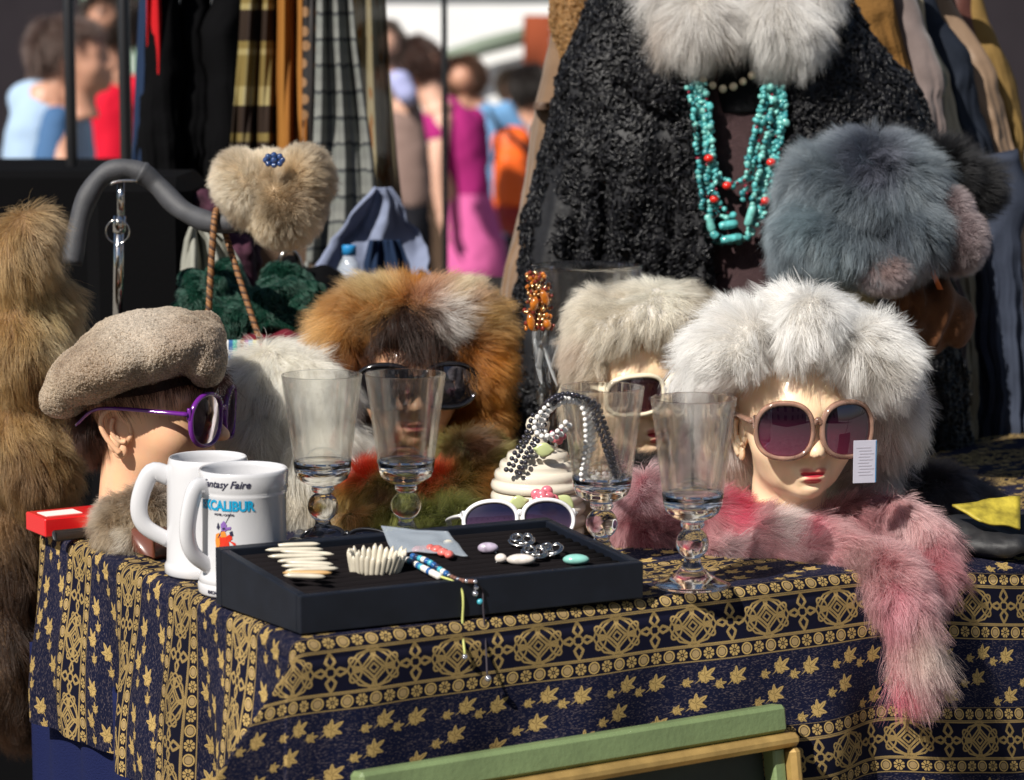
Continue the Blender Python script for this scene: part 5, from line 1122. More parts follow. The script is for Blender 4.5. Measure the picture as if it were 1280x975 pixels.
def cmask(P, n):
    q_ = proj(P); x, y = q_[:, 0], q_[:, 1]; wv = 5 * np.sin(y * .05) + 4 * np.sin(y * .13 + 2)
    left = np.interp(y, [165, 240, 330, 430, 540], [690, 674, 657, 642, 632])
    bare = (y > 188) & (x > left + 9) & (x < left + 9 + np.interp(y, [188, 260, 480], [2, 26, 34])) & (y < 470)
    for xc, y0, wd in ((760, 280, 7), (787, 300, 4), (838, 235, 5), (716, 262, 4)): bare |= (y > y0) & (np.abs(x - xc - wv * .6) < wd * sstep(y0, y0 + 50, y))
    bare |= (np.abs((y - 95) - (x - 770) * .62) < 4) & (x > 772) & (x < 838)
    return ~bare & (y < 720)
worms(coat, cg_, 46000, .030, .00145, spots((.006, .006, .007), [], .3, tip=(.009, .009, .011)), height=.007, npts=12, mask=cmask, seed=41, flow=2.2, kapf=1.4)
for pts in ([(846, 100, .700, 7), (855, 170, .695, 8), (864, 250, .690, 8), (876, 340, .690, 9), (882, 430, .690, 9), (886, 560, .69, 9)], [(997, 100, .700, 7), (995, 170, .695, 8), (992, 250, .690, 8), (1000, 340, .690, 9), (1014, 430, .69, 9)], [(790, 92, .705, 7), (812, 112, .690, 9), (836, 132, .684, 7)]):
    eg = TB(pts, 12, 40); fe_ = mk('front_edge', eg, lth, coat); bpy.context.view_layer.update()
    worms(fe_, eg, 2600, .022, .0014, spots((.006, .006, .007), [], .3, tip=(.009, .009, .011)), height=.006, npts=12, seed=44, flow=2.2, kapf=1.4)
o_, g_ = None, remesh(join(E(876, 34, .70, 50, 40, .06, 25), E(977, 32, .70, 48, 42, .06, -20), E(838, 0, .74, 30, 28, .05), E(1012, -4, .74, 28, 28, .05), E(926, -10, .80, 80, 40, .06)), .005, 10)
col_ = mk('collar', g_, hide_white, coat); bpy.context.view_layer.update()
fur(col_, g_, 46000, .040, .00020, spots((.50, .47, .44), [(910, 50, 22, (.14, .11, .09), (.36, .31, .27)), (820, 40, 30, (.3, .24, .2), (.6, .52, .45)), (960, 60, 40, (.5, .48, .45), (.84, .82, .79)), (1040, 20, 20, (.16, .13, .11), (.4, .35, .3))], .16, tip=(.86, .84, .80), patch=.3, dark=(.28, .23, .2)), comb=along(.05, 1, .15), lift=.3, droop=.3, swirl=.4, clump=.66, seed=42)
plum_knit = mat('plum_brown_knit', (.055, .032, .034), .9, var=.15, vscale=90, bump=.6, bscale=420)
dress = garment([(60, 850, 1000), (110, 846, 1004), (200, 846, 1004), (330, 842, 1010), (480, 835, 1015), (1000, 815, 1040)], YC_ + .006, .106, 3, .004, 5, 60, 90, None, shoulder=False, nz=.003)
mk('knit_dress', dress, plum_knit, label='plum brown knit dress showing in the open front of the curly coat', cat='dress')
black_knit = mat('black_knit', (.006, .006, .007), .9, bump=.5, bscale=400)
mk('black_vest', garment([(55, 856, 994), (95, 858, 992), (138, 868, 984)], YC_ - .002, .101, 3, .002, 5, 20, 80, None, shoulder=False, nz=.002), black_knit, label='black top under the fox collar at the neck of the dress', cat='top')
# necklaces: pearls and turquoise strands
YN = YC_ - .100
cp = mat('cream_pearl', (.66, .55, .38), .2, coat=.6)
strand([[at(x, y, YN - .012) for x, y in ((868, 92), (884, 103), (903, 111), (922, 106), (940, 94))]], .0058, cp, 'cream_pearl_necklace', 'short cream pearl necklace just under the fox collar')
tq = [mat('turquoise_chip', (.08, .36, .36), .28, coat=.3, var=.45, vscale=160), mat('pale_turquoise_chip', (.16, .46, .42), .28, coat=.3, var=.35, vscale=160), mat('dark_turquoise_chip', (.03, .20, .22), .3, coat=.3, var=.4, vscale=160)]
coral_b = mat('coral_red', (.62, .02, .012), .18, coat=.6); seed_b = mat('dark_red_seed_bead', (.20, .01, .03), .25)
def turq_necklace(lbl, paths, reds, tubes):
    o = thing('turquoise_necklace', at(*paths[0][0], YN), lbl, 'necklace', 'turquoise and coral necklaces on the curly coat'); rg = np.random.default_rng(len(paths) + len(reds)); gs = [[], [], [], []]
    paths = [[(x + dx_ + 1.2 * math.sin(y * .11 + dx_), y + dy_) for x, y in p_] for p_ in paths for dx_, dy_ in ((-3.2, 0), (3.2, -3))]
    for k, pth in enumerate(paths):
        q_ = smooth_path([at(x, y, YN - .020 - .005 * (k % 3)) for x, y in pth], 500); s_ = np.concatenate([[0], np.cumsum(np.linalg.norm(np.diff(q_, axis=0), axis=1))]); nb = int(s_[-1] / .0062)
        for u in np.linspace(0, s_[-1], nb):
            c = np.array([np.interp(u, s_, q_[:, i]) for i in range(3)]) + rg.normal(size=3) * .0011; w_ = int(rg.choice(4, p=[.40, .33, .17, .10])); rr_ = rg.uniform(.0034, .0056) if w_ < 3 else .0024
            A = np.linalg.qr(rg.normal(size=(3, 3)))[0]; gs[w_].append(ball(c, (rr_ * rg.uniform(.8, 1.5), rr_, rr_ * rg.uniform(.65, 1.0)), 8, 6, M=A))
    for q_, m_, nm in zip(gs, tq + [seed_b], ('turquoise_chips', 'pale_turquoise_chips', 'dark_turquoise_chips', 'seed_beads')):
        if q_: mk(nm, join(*q_), m_, o, kind='stuff')
    for x, y in reds: mk('coral_bead', ball(at(x, y, YN - .034), (.0068, .006, .0058), 14, 9), coral_b, o)
    for x0, y0, x1, y1 in tubes:
        a_, b_ = at(x0, y0, YN - .032), at(x1, y1, YN - .032); t_ = np.linspace(0, 1, 9)[:, None]; mk('turquoise_tube', tube(a_ + (b_ - a_) * t_, .0060 * np.sqrt(np.clip(1.0 - np.abs(2 * t_[:, 0] - 1) ** 6 * .6, .1, 1)), 12), tq[0] if x0 % 2 else tq[1], o)
    return o
turq_necklace('long turquoise chip necklace with tube beads, outer of the two on the coat', [[(868, 108), (876, 150), (880, 195), (882, 240), (884, 275), (893, 297), (915, 303), (936, 296), (946, 270), (955, 235), (966, 195), (973, 150), (974, 112)], [(863, 108), (870, 155), (876, 200), (880, 240), (881, 268)], [(878, 110), (884, 155), (888, 200), (893, 235), (898, 262), (910, 272)], [(976, 112), (977, 150), (972, 190), (965, 225), (957, 255), (950, 275)], [(968, 112), (965, 150), (958, 190), (950, 225), (944, 255)]],
              [(886, 198), (893, 249), (964, 203), (957, 251)], [(884, 268, 891, 290), (899, 283, 922, 279), (901, 301, 928, 296), (934, 283, 942, 257), (889, 290, 897, 297)])
turq_necklace('shorter turquoise necklace with coral centre bead, inner of the two on the coat', [[(872, 108), (880, 150), (886, 190), (892, 215), (902, 228), (918, 232), (932, 220), (942, 195), (948, 160), (955, 125), (958, 110)], [(958, 110), (950, 150), (942, 185), (935, 215), (932, 250)]], [(909, 232)], [])
# suede coat left of it
suede = mat('tan_suede', (.16, .10, .06), .9, var=.22, vscale=22, sheen=.3, bump=.5, bscale=90); shear = mat('shearling_base', (.22, .12, .05), .95)
sg = garment([(-30, 694, 790), (60, 685, 770), (160, 665, 750), (290, 645, 735), (390, 623, 720), (520, 612, 710), (760, 600, 705), (1050, 596, 705)], 1.02, .05, 3, .010, 3)
sc_ = thing('suede_coat', at(665, 900, 1.02), 'tan suede shearling coat hanging left of the curly black coat', 'coat', 'coats hanging on the stall'); mk('coat_body', sg, suede, sc_)
lap = garment([(-30, 694, 775), (40, 692, 760), (80, 702, 745), (130, 712, 728)], .985, .05, 2, .004, 4, 30, 50, shoulder=False); lp_ = mk('fleece_lapel', lap, shear, sc_); bpy.context.view_layer.update()
worms(lp_, lap, 4500, .010, .0008, spots((.24, .13, .05), [], .25, tip=(.40, .24, .10)), height=.004, seed=43, material=FUR)
mk('cuff_strap', garment([(128, 668, 690), (138, 666, 689)], .985, .032, 2, .001, 4, 6, 30, shoulder=False, nz=.001), mat('strap_leather', (.10, .06, .04), .6), sc_)
# coats on the rail at the right
def hang(nm, lb, rows, Y, m, depth=.03, folds=3, amp=.007, seed=1, grp='coats hanging on the stall', part='coat_body', **kw):
    kw.setdefault('nz', .011); seed = int(rows[1][1]) % 17
    y0 = at(rows[-1][1], min(rows[-1][0], 1000), Y); o = thing(nm, y0, lb, 'coat', grp); mk(part, garment(rows, Y, depth, folds, amp, seed, **kw), m, o); return o
mv = mat('mauve_suede', (.16, .125, .118), .9, var=.15, vscale=20, sheen=.3, bump=.3, bscale=110); sage = mat('sage_cloth', (.15, .155, .125), .85, bump=.3, bscale=200); crm = mat('cream_cloth', (.27, .235, .17), .8, var=.12, vscale=18, bump=.3, bscale=120)
nvy = mat('navy_wool', (.013, .017, .027), .8, var=.2, vscale=30, bump=.3, bscale=260); tanl = mat('tan_leather', (.25, .165, .105), .6, var=.15, vscale=14, bump=.35, bscale=80); mus = mat('mustard_suede', (.24, .15, .05), .9, var=.15, vscale=14, bump=.3, bscale=120); slate = mat('slate_cloth', (.035, .043, .066), .8, var=.15, vscale=20, bump=.25, bscale=300); gold_s = mat('golden_shearling', (.17, .085, .024), .95, bump=1.0, bscale=220)
hang('golden_collar_coat', 'golden brown curly fleece coat just behind the shoulder of the black coat', [(-30, 1050, 1118), (30, 1060, 1122), (60, 1075, 1130), (100, 1090, 1145), (300, 1100, 1160)], .93, gold_s)
hang('suede_coat', 'mauve grey suede coat on the right rail beside the black coat', [(-30, 1085, 1140), (20, 1100, 1152), (60, 1112, 1166), (95, 1120, 1176), (150, 1130, 1184), (200, 1135, 1192), (430, 1140, 1206), (700, 1140, 1214)], .97, mv, .035, 3)
hang('cream_coat', 'cream coat with sage lining between the mauve suede and navy coats', [(-30, 1100, 1150), (30, 1112, 1160), (70, 1125, 1178), (110, 1140, 1188), (190, 1150, 1203), (340, 1165, 1214), (460, 1170, 1217), (700, 1175, 1222)], 1.02, crm, .03, 2)
mk('sage_scarf', garment([(60, 1135, 1166), (85, 1140, 1180), (104, 1150, 1186), (122, 1166, 1179)], .965, .022, 2, .002, 6, 24, 40, shoulder=False, nz=.002), sage, label='sage green collar flap between the mauve and navy coats', cat='collar')
nc = hang('navy_coat', 'navy wool jacket on the right rail with topstitched pocket', [(-30, 1115, 1160), (30, 1130, 1182), (65, 1142, 1206), (95, 1150, 1217), (140, 1158, 1224), (200, 1165, 1240), (280, 1170, 1256), (700, 1180, 1285)], 1.07, nvy, .035, 3)
hang('leather_coat', 'pale tan leather jacket with seamed shoulder on the right rail', [(-30, 1135, 1185), (30, 1148, 1204), (60, 1156, 1226), (95, 1162, 1240), (150, 1170, 1256), (260, 1180, 1275), (700, 1190, 1300)], 1.13, tanl, .035, 3)
hang('mustard_coat', 'mustard suede jacket at the far right of the rail', [(-30, 1175, 1222), (32, 1190, 1236), (55, 1200, 1252), (95, 1206, 1268), (300, 1215, 1290), (700, 1225, 1310)], 1.18, mus, .035, 3)
hang('dark_red_coat', 'dark red brown coat between leather and mustard jackets', [(-30, 1165, 1215), (30, 1175, 1222), (60, 1185, 1228), (300, 1200, 1270), (700, 1210, 1300)], 1.155, mat('oxblood_leather', (.09, .03, .022), .5, bump=.3, bscale=120), .02, 2)
hang('slate_trousers', 'slate blue pleated trousers hanging at the right edge', [(192, 1214, 1275), (240, 1214, 1280), (350, 1218, 1284), (470, 1224, 1288), (700, 1230, 1292), (1000, 1234, 1292)], .92, slate, .035, 5, .006, part='trouser_legs', shoulder=False)
steel = mat('dark_steel', (.03, .03, .033), .35, metal=.6); chrome = mat('chrome', (.75, .74, .72), .10, metal=1.0)
def rail(x0, x1, Y, lb, ypx=-45, legs=True):
    a_, b_ = at(x0, ypx, Y), at(x1, ypx, Y); o = thing('clothes_rail', np.array([(a_[0] + b_[0]) / 2, a_[1], 0]), lb, 'clothes rail', 'clothes rails of the stall'); mk('rail', tube([a_, b_], .014, 10), steel, o)
    for p in ((a_, b_) if legs else ()): mk('leg', tube([p, np.array([p[0], p[1], 0])], .013, 10), steel, o)
rail(1010, 1420, 1.06, 'dark steel rail carrying the coats at the right'); rail(118, 520, 1.42, 'dark steel rail carrying scarves and black coats', legs=False)
# black coats and scarves behind the hat stand
blackw = mat('black_wool', (.003, .003, .0035), .92, spec=.05, bump=.4, bscale=160)
for k, (xa, xb, Y, lb) in enumerate(((180, 232, 1.38, 'black wool coat beside the red scarf'), (222, 268, 1.43, 'black wool coat between two other black coats'), (256, 312, 1.40, 'black wool coat beside the checked scarf'))):
    hang('black_coat', lb, [(-30, xa + 8, xb - 8), (30, xa + 2, xb - 2), (120, xa, xb), (400, xa - 2, xb + 2), (1000, xa - 4, xb + 6)], Y, blackw, .07, 4, .008, k, 'black coats behind the hat stand')
def ramp_mat(name, stops, axis='x', rough=.8, const=True, noise=0.0, alpha=1.0, scale=1.0):
    m = mat(name, (.5, .5, .5), rough, spec=.2); uvn = N(m, 'ShaderNodeUVMap'); sp = N(m, 'ShaderNodeSeparateXYZ'); L(m, uvn.outputs[0], sp.inputs[0]); src = sp.outputs[0 if axis == 'x' else 1]
    if scale != 1.0:
        mt = N(m, 'ShaderNodeMath', operation='MULTIPLY'); mt.inputs[1].default_value = scale; L(m, src, mt.inputs[0]); fr = N(m, 'ShaderNodeMath', operation='FRACT'); L(m, mt.outputs[0], fr.inputs[0]); src = fr.outputs[0]
    if noise:
        nz = N(m, 'ShaderNodeTexNoise'); nz.inputs['Scale'].default_value = 9; L(m, uvn.outputs[0], nz.inputs['Vector']); mt = N(m, 'ShaderNodeMath', operation='MULTIPLY_ADD'); mt.inputs[1].default_value = noise; L(m, nz.outputs['Fac'], mt.inputs[0]); L(m, src, mt.inputs[2]); src = mt.outputs[0]
    r = N(m, 'ShaderNodeValToRGB'); r.color_ramp.interpolation = 'CONSTANT' if const else 'LINEAR'
    while len(r.color_ramp.elements) < len(stops): r.color_ramp.elements.new(.5)
    for e, (p, c) in zip(r.color_ramp.elements, stops): e.position = p; e.color = (*c, 1)
    L(m, src, r.inputs[0]); L(m, r.outputs[0], B(m).inputs['Base Color']); B(m).inputs['Alpha'].default_value = alpha
    return m, r
def mixcol(m, r1, r2, kind='MULTIPLY', f=1.0):
    x = N(m, 'ShaderNodeMix', data_type='RGBA'); x.blend_type = kind; x.inputs[0].default_value = f; L(m, r1.outputs[0], x.inputs[6]); L(m, r2.outputs[0], x.inputs[7]); L(m, x.outputs[2], B(m).inputs['Base Color']); return x
khaki, dkb, crmy = (.17, .13, .05), (.022, .013, .010), (.28, .24, .13)
chk, r1 = ramp_mat('checked_scarf_weave', [(0, khaki), (.14, crmy), (.17, dkb), (.30, dkb), (.33, khaki), (.37, crmy), (.40, khaki), (.56, crmy), (.66, dkb), (.80, khaki), (.84, dkb), (1, dkb)], 'y')
uvn = N(chk, 'ShaderNodeUVMap'); sp = N(chk, 'ShaderNodeSeparateXYZ'); L(chk, uvn.outputs[0], sp.inputs[0]); r2 = N(chk, 'ShaderNodeValToRGB'); r2.color_ramp.interpolation = 'CONSTANT'
for p, c in ((.2, (.9, .9, .9)), (.42, (.35, .22, .15)), (.55, (.8, .7, .5)), (.62, (1, .95, .8)), (.8, (.5, .35, .2))): e = r2.color_ramp.elements.new(p); e.color = (*c, 1)
r2.color_ramp.elements[0].color = (.95, .9, .7, 1); L(chk, sp.outputs[0], r2.inputs[0]); mixcol(chk, r1, r2)
SG = 'scarves hanging on the rail'
def scarf(nm, lb, rows, Y, m, folds, amp, seed, **kw): g, uv = drape(rows, Y, folds, amp, seed, **kw); return mk(nm, g, m, uv=uv, label=lb, cat='scarf', group=SG)
scarf('checked_scarf', 'khaki and brown checked wool scarf beside the orange scarf', [(-30, 304, 352), (60, 299, 350), (120, 294, 349), (200, 288, 348), (215, 290, 347)], 1.30, chk, 2.2, .012, 1)
orr_, _r = ramp_mat('orange_silk', [(0, (.22, .08, .012)), (.3, (.30, .13, .025)), (.55, (.18, .06, .01)), (.8, (.32, .14, .03)), (1, (.2, .07, .012))], 'x', const=False, noise=.15)
scarf('orange_scarf', 'plain burnt orange scarf between checked and spotted scarves', [(-30, 347, 386), (120, 346, 384), (240, 345, 384)], 1.28, orr_, 1.6, .014, 2)
dots = mat('spotted_silk', (.012, .010, .010), .5); tc_ = N(dots, 'ShaderNodeUVMap'); mp = N(dots, 'ShaderNodeMapping'); mp.inputs['Scale'].default_value = (1.3, 13, 1); L(dots, tc_.outputs[0], mp.inputs[0]); vo_ = N(dots, 'ShaderNodeTexVoronoi'); vo_.voronoi_dimensions = '2D'; vo_.inputs['Scale'].default_value = 1.0; vo_.inputs['Randomness'].default_value = .25; L(dots, mp.outputs[0], vo_.inputs['Vector'])
rr_ = N(dots, 'ShaderNodeValToRGB'); rr_.color_ramp.interpolation = 'CONSTANT'; rr_.color_ramp.elements[0].color = (.24, .13, .06, 1); rr_.color_ramp.elements[1].position = .30; rr_.color_ramp.elements[1].color = (.012, .009, .009, 1); L(dots, vo_.outputs['Distance'], rr_.inputs[0]); L(dots, rr_.outputs[0], B(dots).inputs['Base Color'])
scarf('spotted_scarf', 'narrow black scarf with pale orange spots', [(-30, 379, 402), (250, 378, 402)], 1.26, dots, 1, .006, 3)
gz, _r = ramp_mat('striped_gauze', [(0, (.17, .175, .165)), (.5, (.20, .205, .19)), (.58, (.02, .022, .03)), (.72, (.17, .18, .165)), (1, (.16, .165, .155))], 'y', const=False, noise=.35, scale=11.0)
scarf('striped_scarf', 'long pale grey gauze scarf with dark stripes and fringed end', [(-30, 396, 438), (60, 395, 446), (120, 394, 455), (200, 391, 467), (260, 387, 472), (330, 382, 475)], 1.20, gz, 2.2, .012, 4, nv=90)
fg = []
for k in range(13):
    x = 384 + k * 7.4; l = 18 + 55 * ((k * 37 % 11) / 11.); fg.append(tube(smooth_path([at(x, 328, 1.20), at(x - 1 + 2 * math.sin(k), 328 + l * .5, 1.195), at(x + 2 * math.sin(k * 3), 328 + l, 1.20)], 8), .0018 + .0022 * (k % 3 == 0), 6))
sf = [o for o in COL.objects if o.name == 'striped_scarf'][0]; mk('fringe', join(*fg), gz, sf)
ys, _r = ramp_mat('yellow_chiffon', [(0, (.25, .20, .10)), (.3, (.33, .27, .14)), (.6, (.26, .22, .13)), (1, (.2, .175, .11))], 'x', const=False, noise=.25, alpha=.82)
nz = N(ys, 'ShaderNodeTexNoise'); nz.inputs['Scale'].default_value = 7; nz.inputs['Detail'].default_value = 1; L(ys, N(ys, 'ShaderNodeUVMap').outputs[0], nz.inputs['Vector']); rq = N(ys, 'ShaderNodeValToRGB'); rq.color_ramp.elements[0].position = .60; rq.color_ramp.elements[0].color = (1, 1, 1, 1); rq.color_ramp.elements[1].position = .66; rq.color_ramp.elements[1].color = (.85, .38, .08, 1); L(ys, nz.outputs['Fac'], rq.inputs[0]); mixcol(ys, _r, rq)
scarf('sheer_scarf', 'sheer yellow chiffon scarf with orange blotches behind the striped one', [(-30, 434, 480), (80, 436, 486), (200, 440, 496), (285, 446, 506)], 1.34, ys, 1.7, .02, 5)
redw = mat('red_wool', (.42, .008, .012), .8, bump=.3, bscale=200); bluew = mat('dark_blue_cloth', (.012, .025, .06), .8)
scarf('red_scarf', 'narrow red scarf hanging beside the black coats', [(-30, 183, 198), (60, 184, 203), (120, 187, 202), (170, 188, 195), (185, 189, 192)], 1.33, redw, 1, .008, 6)
scarf('dark_blue_scarf', 'dark blue scarf hanging between the tent pole and the red scarf', [(-30, 176, 190), (80, 170, 188), (200, 166, 186), (300, 166, 186)], 1.36, bluew, 1, .01, 7)

# ------------------------------------------------------------------ hat stand with padded arm
rub = mat('grey_foam_rubber', (.045, .046, .052), .62, var=.25, vscale=40, bump=.3, bscale=500)
stn = thing('padded_stand', np.array([at(149, 400, .5)[0], .5, 0]), 'chrome stand with a curved arm wrapped in dark grey foam', 'stand')
arm = [(90, 330, .47), (97, 285, .48), (110, 245, .49), (130, 219, .5), (153, 211, .5), (177, 216, .5), (198, 233, .5), (222, 258, .48), (248, 273, .46), (272, 279, .44), (298, 276, .43)]
pp = smooth_path([at(*a_) for a_ in arm], 90); rd_ = .0138 * (1 + .05 * np.sin(np.linspace(0, 40, 90)))
spl = 47
mk('foam_arm', join(tube(pp[:spl], rd_[:spl] , 20), ball(pp[spl - 1], rd_[0] * .99, 14, 8)), rub, stn); mk('foam_arm', tube(pp[spl - 3:], np.concatenate([[.0150, .0160], rd_[spl - 1:]]), 20), rub, stn)
for q0, q1, r_ in (((151, 226), (151, 275), .0048), ((149, 272), (147, 400), .0066)): mk('chrome_tube', tube([at(*q0, .5), at(*q1, .5)], r_, 16), chrome, stn)
mk('chrome_tube', tube([at(147, 399, .5), np.array([at(147, 399, .5)[0], .5, .03])], .0068, 14), chrome, stn)
mk('collar', tube([at(149.5, 270, .5), at(149, 290, .5)], .0085, 16), chrome, stn); mk('top_plate', tube(smooth_path([at(137, 230, .49), at(152, 226, .49), at(172, 226, .49)], 8), .0022, 8), chrome, stn)
c_ = at(147.5, 289, .492); a_ = np.linspace(0, 2 * np.pi, 40, endpoint=False); mk('ring', tube(np.stack([c_[0] + .0155 * np.cos(a_), c_[1] - .004 + 0 * a_, c_[2] + .0155 * np.sin(a_)], 1), .0011, 7, closed=True), chrome, stn)
mk('foot', lathe([(0, 0), (.14, 0), (.14, .01), (.05, .022), (.0, .03)], 40), steel, stn, local=True)
cordm = mat('brown_gold_cord', (.22, .10, .035), .6, var=.3, vscale=200)
def twisted(pts, r, k=0, turns=17):
    q_ = smooth_path(pts, 180); g = []; tg_ = nrm(np.gradient(q_, axis=0)); s_ = nrm(np.cross(tg_, np.array([.1, 1, .05]))); n_ = np.cross(s_, tg_); ph = np.linspace(0, turns * 2 * np.pi, 180)
    a = ph + 2 * np.pi * k / 3; g.append(tube(q_ + r * .75 * (np.cos(a)[:, None] * s_ + np.sin(a)[:, None] * n_), r * .8, 7))
    return join(*g)
cordd = mat('dark_cord_strand', (.05, .022, .012), .7)
cs = thing('twisted_cord', at(268, 270, .42), 'twisted brown and gold cord looped over the padded arm', 'cord')
for k, m_ in enumerate((cordm, cordd, cordm)):
    mk('strand', twisted([at(260, 405, .40), at(264, 330, .41), at(268, 275, .42), at(271, 262, .435)], .0030, k), m_, cs); mk('strand', twisted([at(281, 290, .455), at(292, 325, .44), at(308, 375, .42), at(326, 428, .40)], .0028, k), m_, cs)

# ------------------------------------------------------------------ boxes, cloths, bottle behind the table
def crate(nm, lb, x0, x1, ytop, Y0, Y1, m, cat, bev=.012, zb=0.0):
    p = at(x0, ytop, Y0); q_ = at(x1, ytop, Y0); z1 = p[2]; return mk(nm, box(((p[0] + q_[0]) / 2, (Y0 + Y1) / 2, (zb + z1) / 2), (q_[0] - p[0], Y1 - Y0, z1 - zb), bev), m, smooth=False, label=lb, cat=cat)
blk = mat('black_fabric_case', (.003, .003, .0035), .92, spec=.06, bump=.3, bscale=220)
crate('black_case', 'tall black fabric case standing behind the beret head', 104, 236, 222, .72, .98, blk, 'case', .02)
crate('black_stall_table', 'black cloth-covered trestle behind the fur coat at the left', -120, 182, 214, 1.75, 2.3, blk, 'table')
crate('dark_crate', 'dark stacked crate behind the fox hat', 236, 700, 372, .98, 1.35, mat('dark_wood', (.018, .014, .012), .8, bump=.4, bscale=60), 'crate')
stripe, _r = ramp_mat('striped_bag_cloth', [(0, (.5, .03, .03)), (.12, (.6, .6, .58)), (.2, (.03, .10, .25)), (.32, (.10, .35, .30)), (.42, (.6, .6, .55)), (.5, (.55, .2, .05)), (.6, (.25, .05, .25)), (.72, (.1, .3, .45)), (.84, (.55, .5, .1)), (.92, (.6, .6, .58))], 'x', scale=4.0)
g, uv = drape([(425, 228, 420), (520, 226, 424), (760, 226, 424)], .50, 4, .006, 3)
mk('striped_bag', g, stripe, uv=uv, label='bag of many coloured stripes under the green fleece', cat='bag')
crate('bag_shelf', 'dark box carrying the green fleece and striped bag', 226, 424, 428, .515, .85, blk, 'box')
def clothpile(nm, lb, shapes, m, cat='cloth', amp=.012, f=16, seed=4):
    g = remesh(join(*shapes), .006, 8); t_ = tris_of(g[1]); n_ = vnormals(g[0], t_); w_ = np.abs(vnoise(g[0], f, seed)[:, :1]) + .38 * np.abs(vnoise(g[0], f * 2.7, seed + 3)[:, 1:2]); return mk(nm, (g[0] - n_ * amp * (1 - w_ * 2.2), g[1]), m, label=lb, cat=cat)
gfl = clothpile('green_fleece', 'dark green fleece heaped behind the white fur', [E(300, 400, .60, 75, 30, .08), E(345, 385, .63, 55, 42, .08), E(262, 375, .62, 40, 40, .07), E(380, 405, .6, 30, 32, .06)], mat('green_fleece', (.004, .020, .013), 1.0, spec=.02, bump=.8, bscale=260), amp=.020)
bpy.context.view_layer.update()
_v = np.array([q.co[:] for q in gfl.data.vertices]) + np.array(gfl.location); fur(gfl, (_v, [tuple(p.vertices) for p in gfl.data.polygons]), 20000, .007, .0004, spots((.012, .05, .034), [], .3, tip=(.03, .10, .07)), comb=along(.3, 1, 0), lift=.5, swirl=.8, npts=4, seed=61, name='fleece_nap')
mk('white_cloth', drape([(284, 238, 262), (300, 232, 282), (325, 228, 300), (362, 226, 316)], .70, 2.3, .018, 3, th=.004, nz=.02)[0], mat('offwhite_cloth', (.26, .26, .225), .8, bump=.3, bscale=100), label='creased off-white cloth above the green fleece', cat='cloth')
clothpile('red_cloth', 'dark red cloth lying against the green fleece', [E(372, 420, .57, 46, 14, .05), E(325, 422, .55, 30, 10, .04)], mat('dark_red_cloth', (.12, .012, .022), .9, bump=.3, bscale=150))
clothpile('patterned_scarf', 'crumpled dark scarf with pale patches above the white cloth', [E(262, 270, .80, 34, 34, .05), E(300, 330, .82, 30, 40, .05)], mat('plum_print', (.05, .018, .03), .8, var=.9, vscale=28))
clothpile('black_bag', 'black handbag beside the water bottle', [E(395, 362, .92, 44, 28, .06), E(360, 350, .94, 26, 34, .05)], blk, 'bag', .006)
c_ = at(362, 338, .86); mk('chrome_ring', tube(np.stack([c_[0] + .016 * np.cos(a_), c_[1] + .006 * np.cos(a_), c_[2] + .030 * np.sin(a_)], 1), .0032, 9, closed=True), chrome, label='chrome ring handle of the black handbag', cat='ring')
bt = thing('water_bottle', at(437, 372, .97), 'clear plastic water bottle with blue cap behind the fox hat', 'bottle'); plc = bpy.data.materials.new('thin_clear_plastic'); plc.use_nodes = True; b_ = B(plc); b_.inputs['Base Color'].default_value = (.75, .82, .88, 1); b_.inputs['Roughness'].default_value = .06; b_.inputs['Alpha'].default_value = .30
hz = float(at(437, 318, .97)[2] - bt.location[2]); prb = [(0, .001), (.017, .001)] + [(.0185 + .0012 * math.sin(z * 900), z) for z in np.linspace(.003, hz * .62, 26)] + [(.018, hz * .68), (.014, hz * .82), (.0098, hz * .93), (.0095, hz)]
mk('bottle_body', lathe(prb, 32), plc, bt, local=True); mk('cap', lathe([(0, hz - .001), (.0105, hz - .001), (.0108, hz + .012), (.0100, hz + .014), (0, hz + .014)], 28), mat('blue_cap', (.02, .22, .50), .4), bt, local=True)
pale = mat('pale_blue_cotton', (.19, .22, .32), .85, var=.12, vscale=20, bump=.3, bscale=140)
g, uv = drape([(236, 464, 484), (250, 450, 496), (275, 434, 512), (300, 412, 526), (330, 398, 540), (400, 390, 556)], 1.12, 1.7, .010, 5, th=.003, nz=.05)
g = (g[0] + np.array([1.0, .6, .3]) * (.010 * vnoise(g[0], 26, 7)[:, :1] + .005 * vnoise(g[0], 60, 8)[:, :1]), g[1])
mk('pale_shirt', g, pale, uv=uv, label='pale blue cotton shirt draped behind the water bottle', cat='shirt')
mk('dark_blue_cloth', drape([(300, 462, 500), (330, 455, 512), (395, 452, 516)], 1.085, 2, .01, 9)[0], bluew, label='dark navy cloth under the pale blue shirt', cat='cloth')

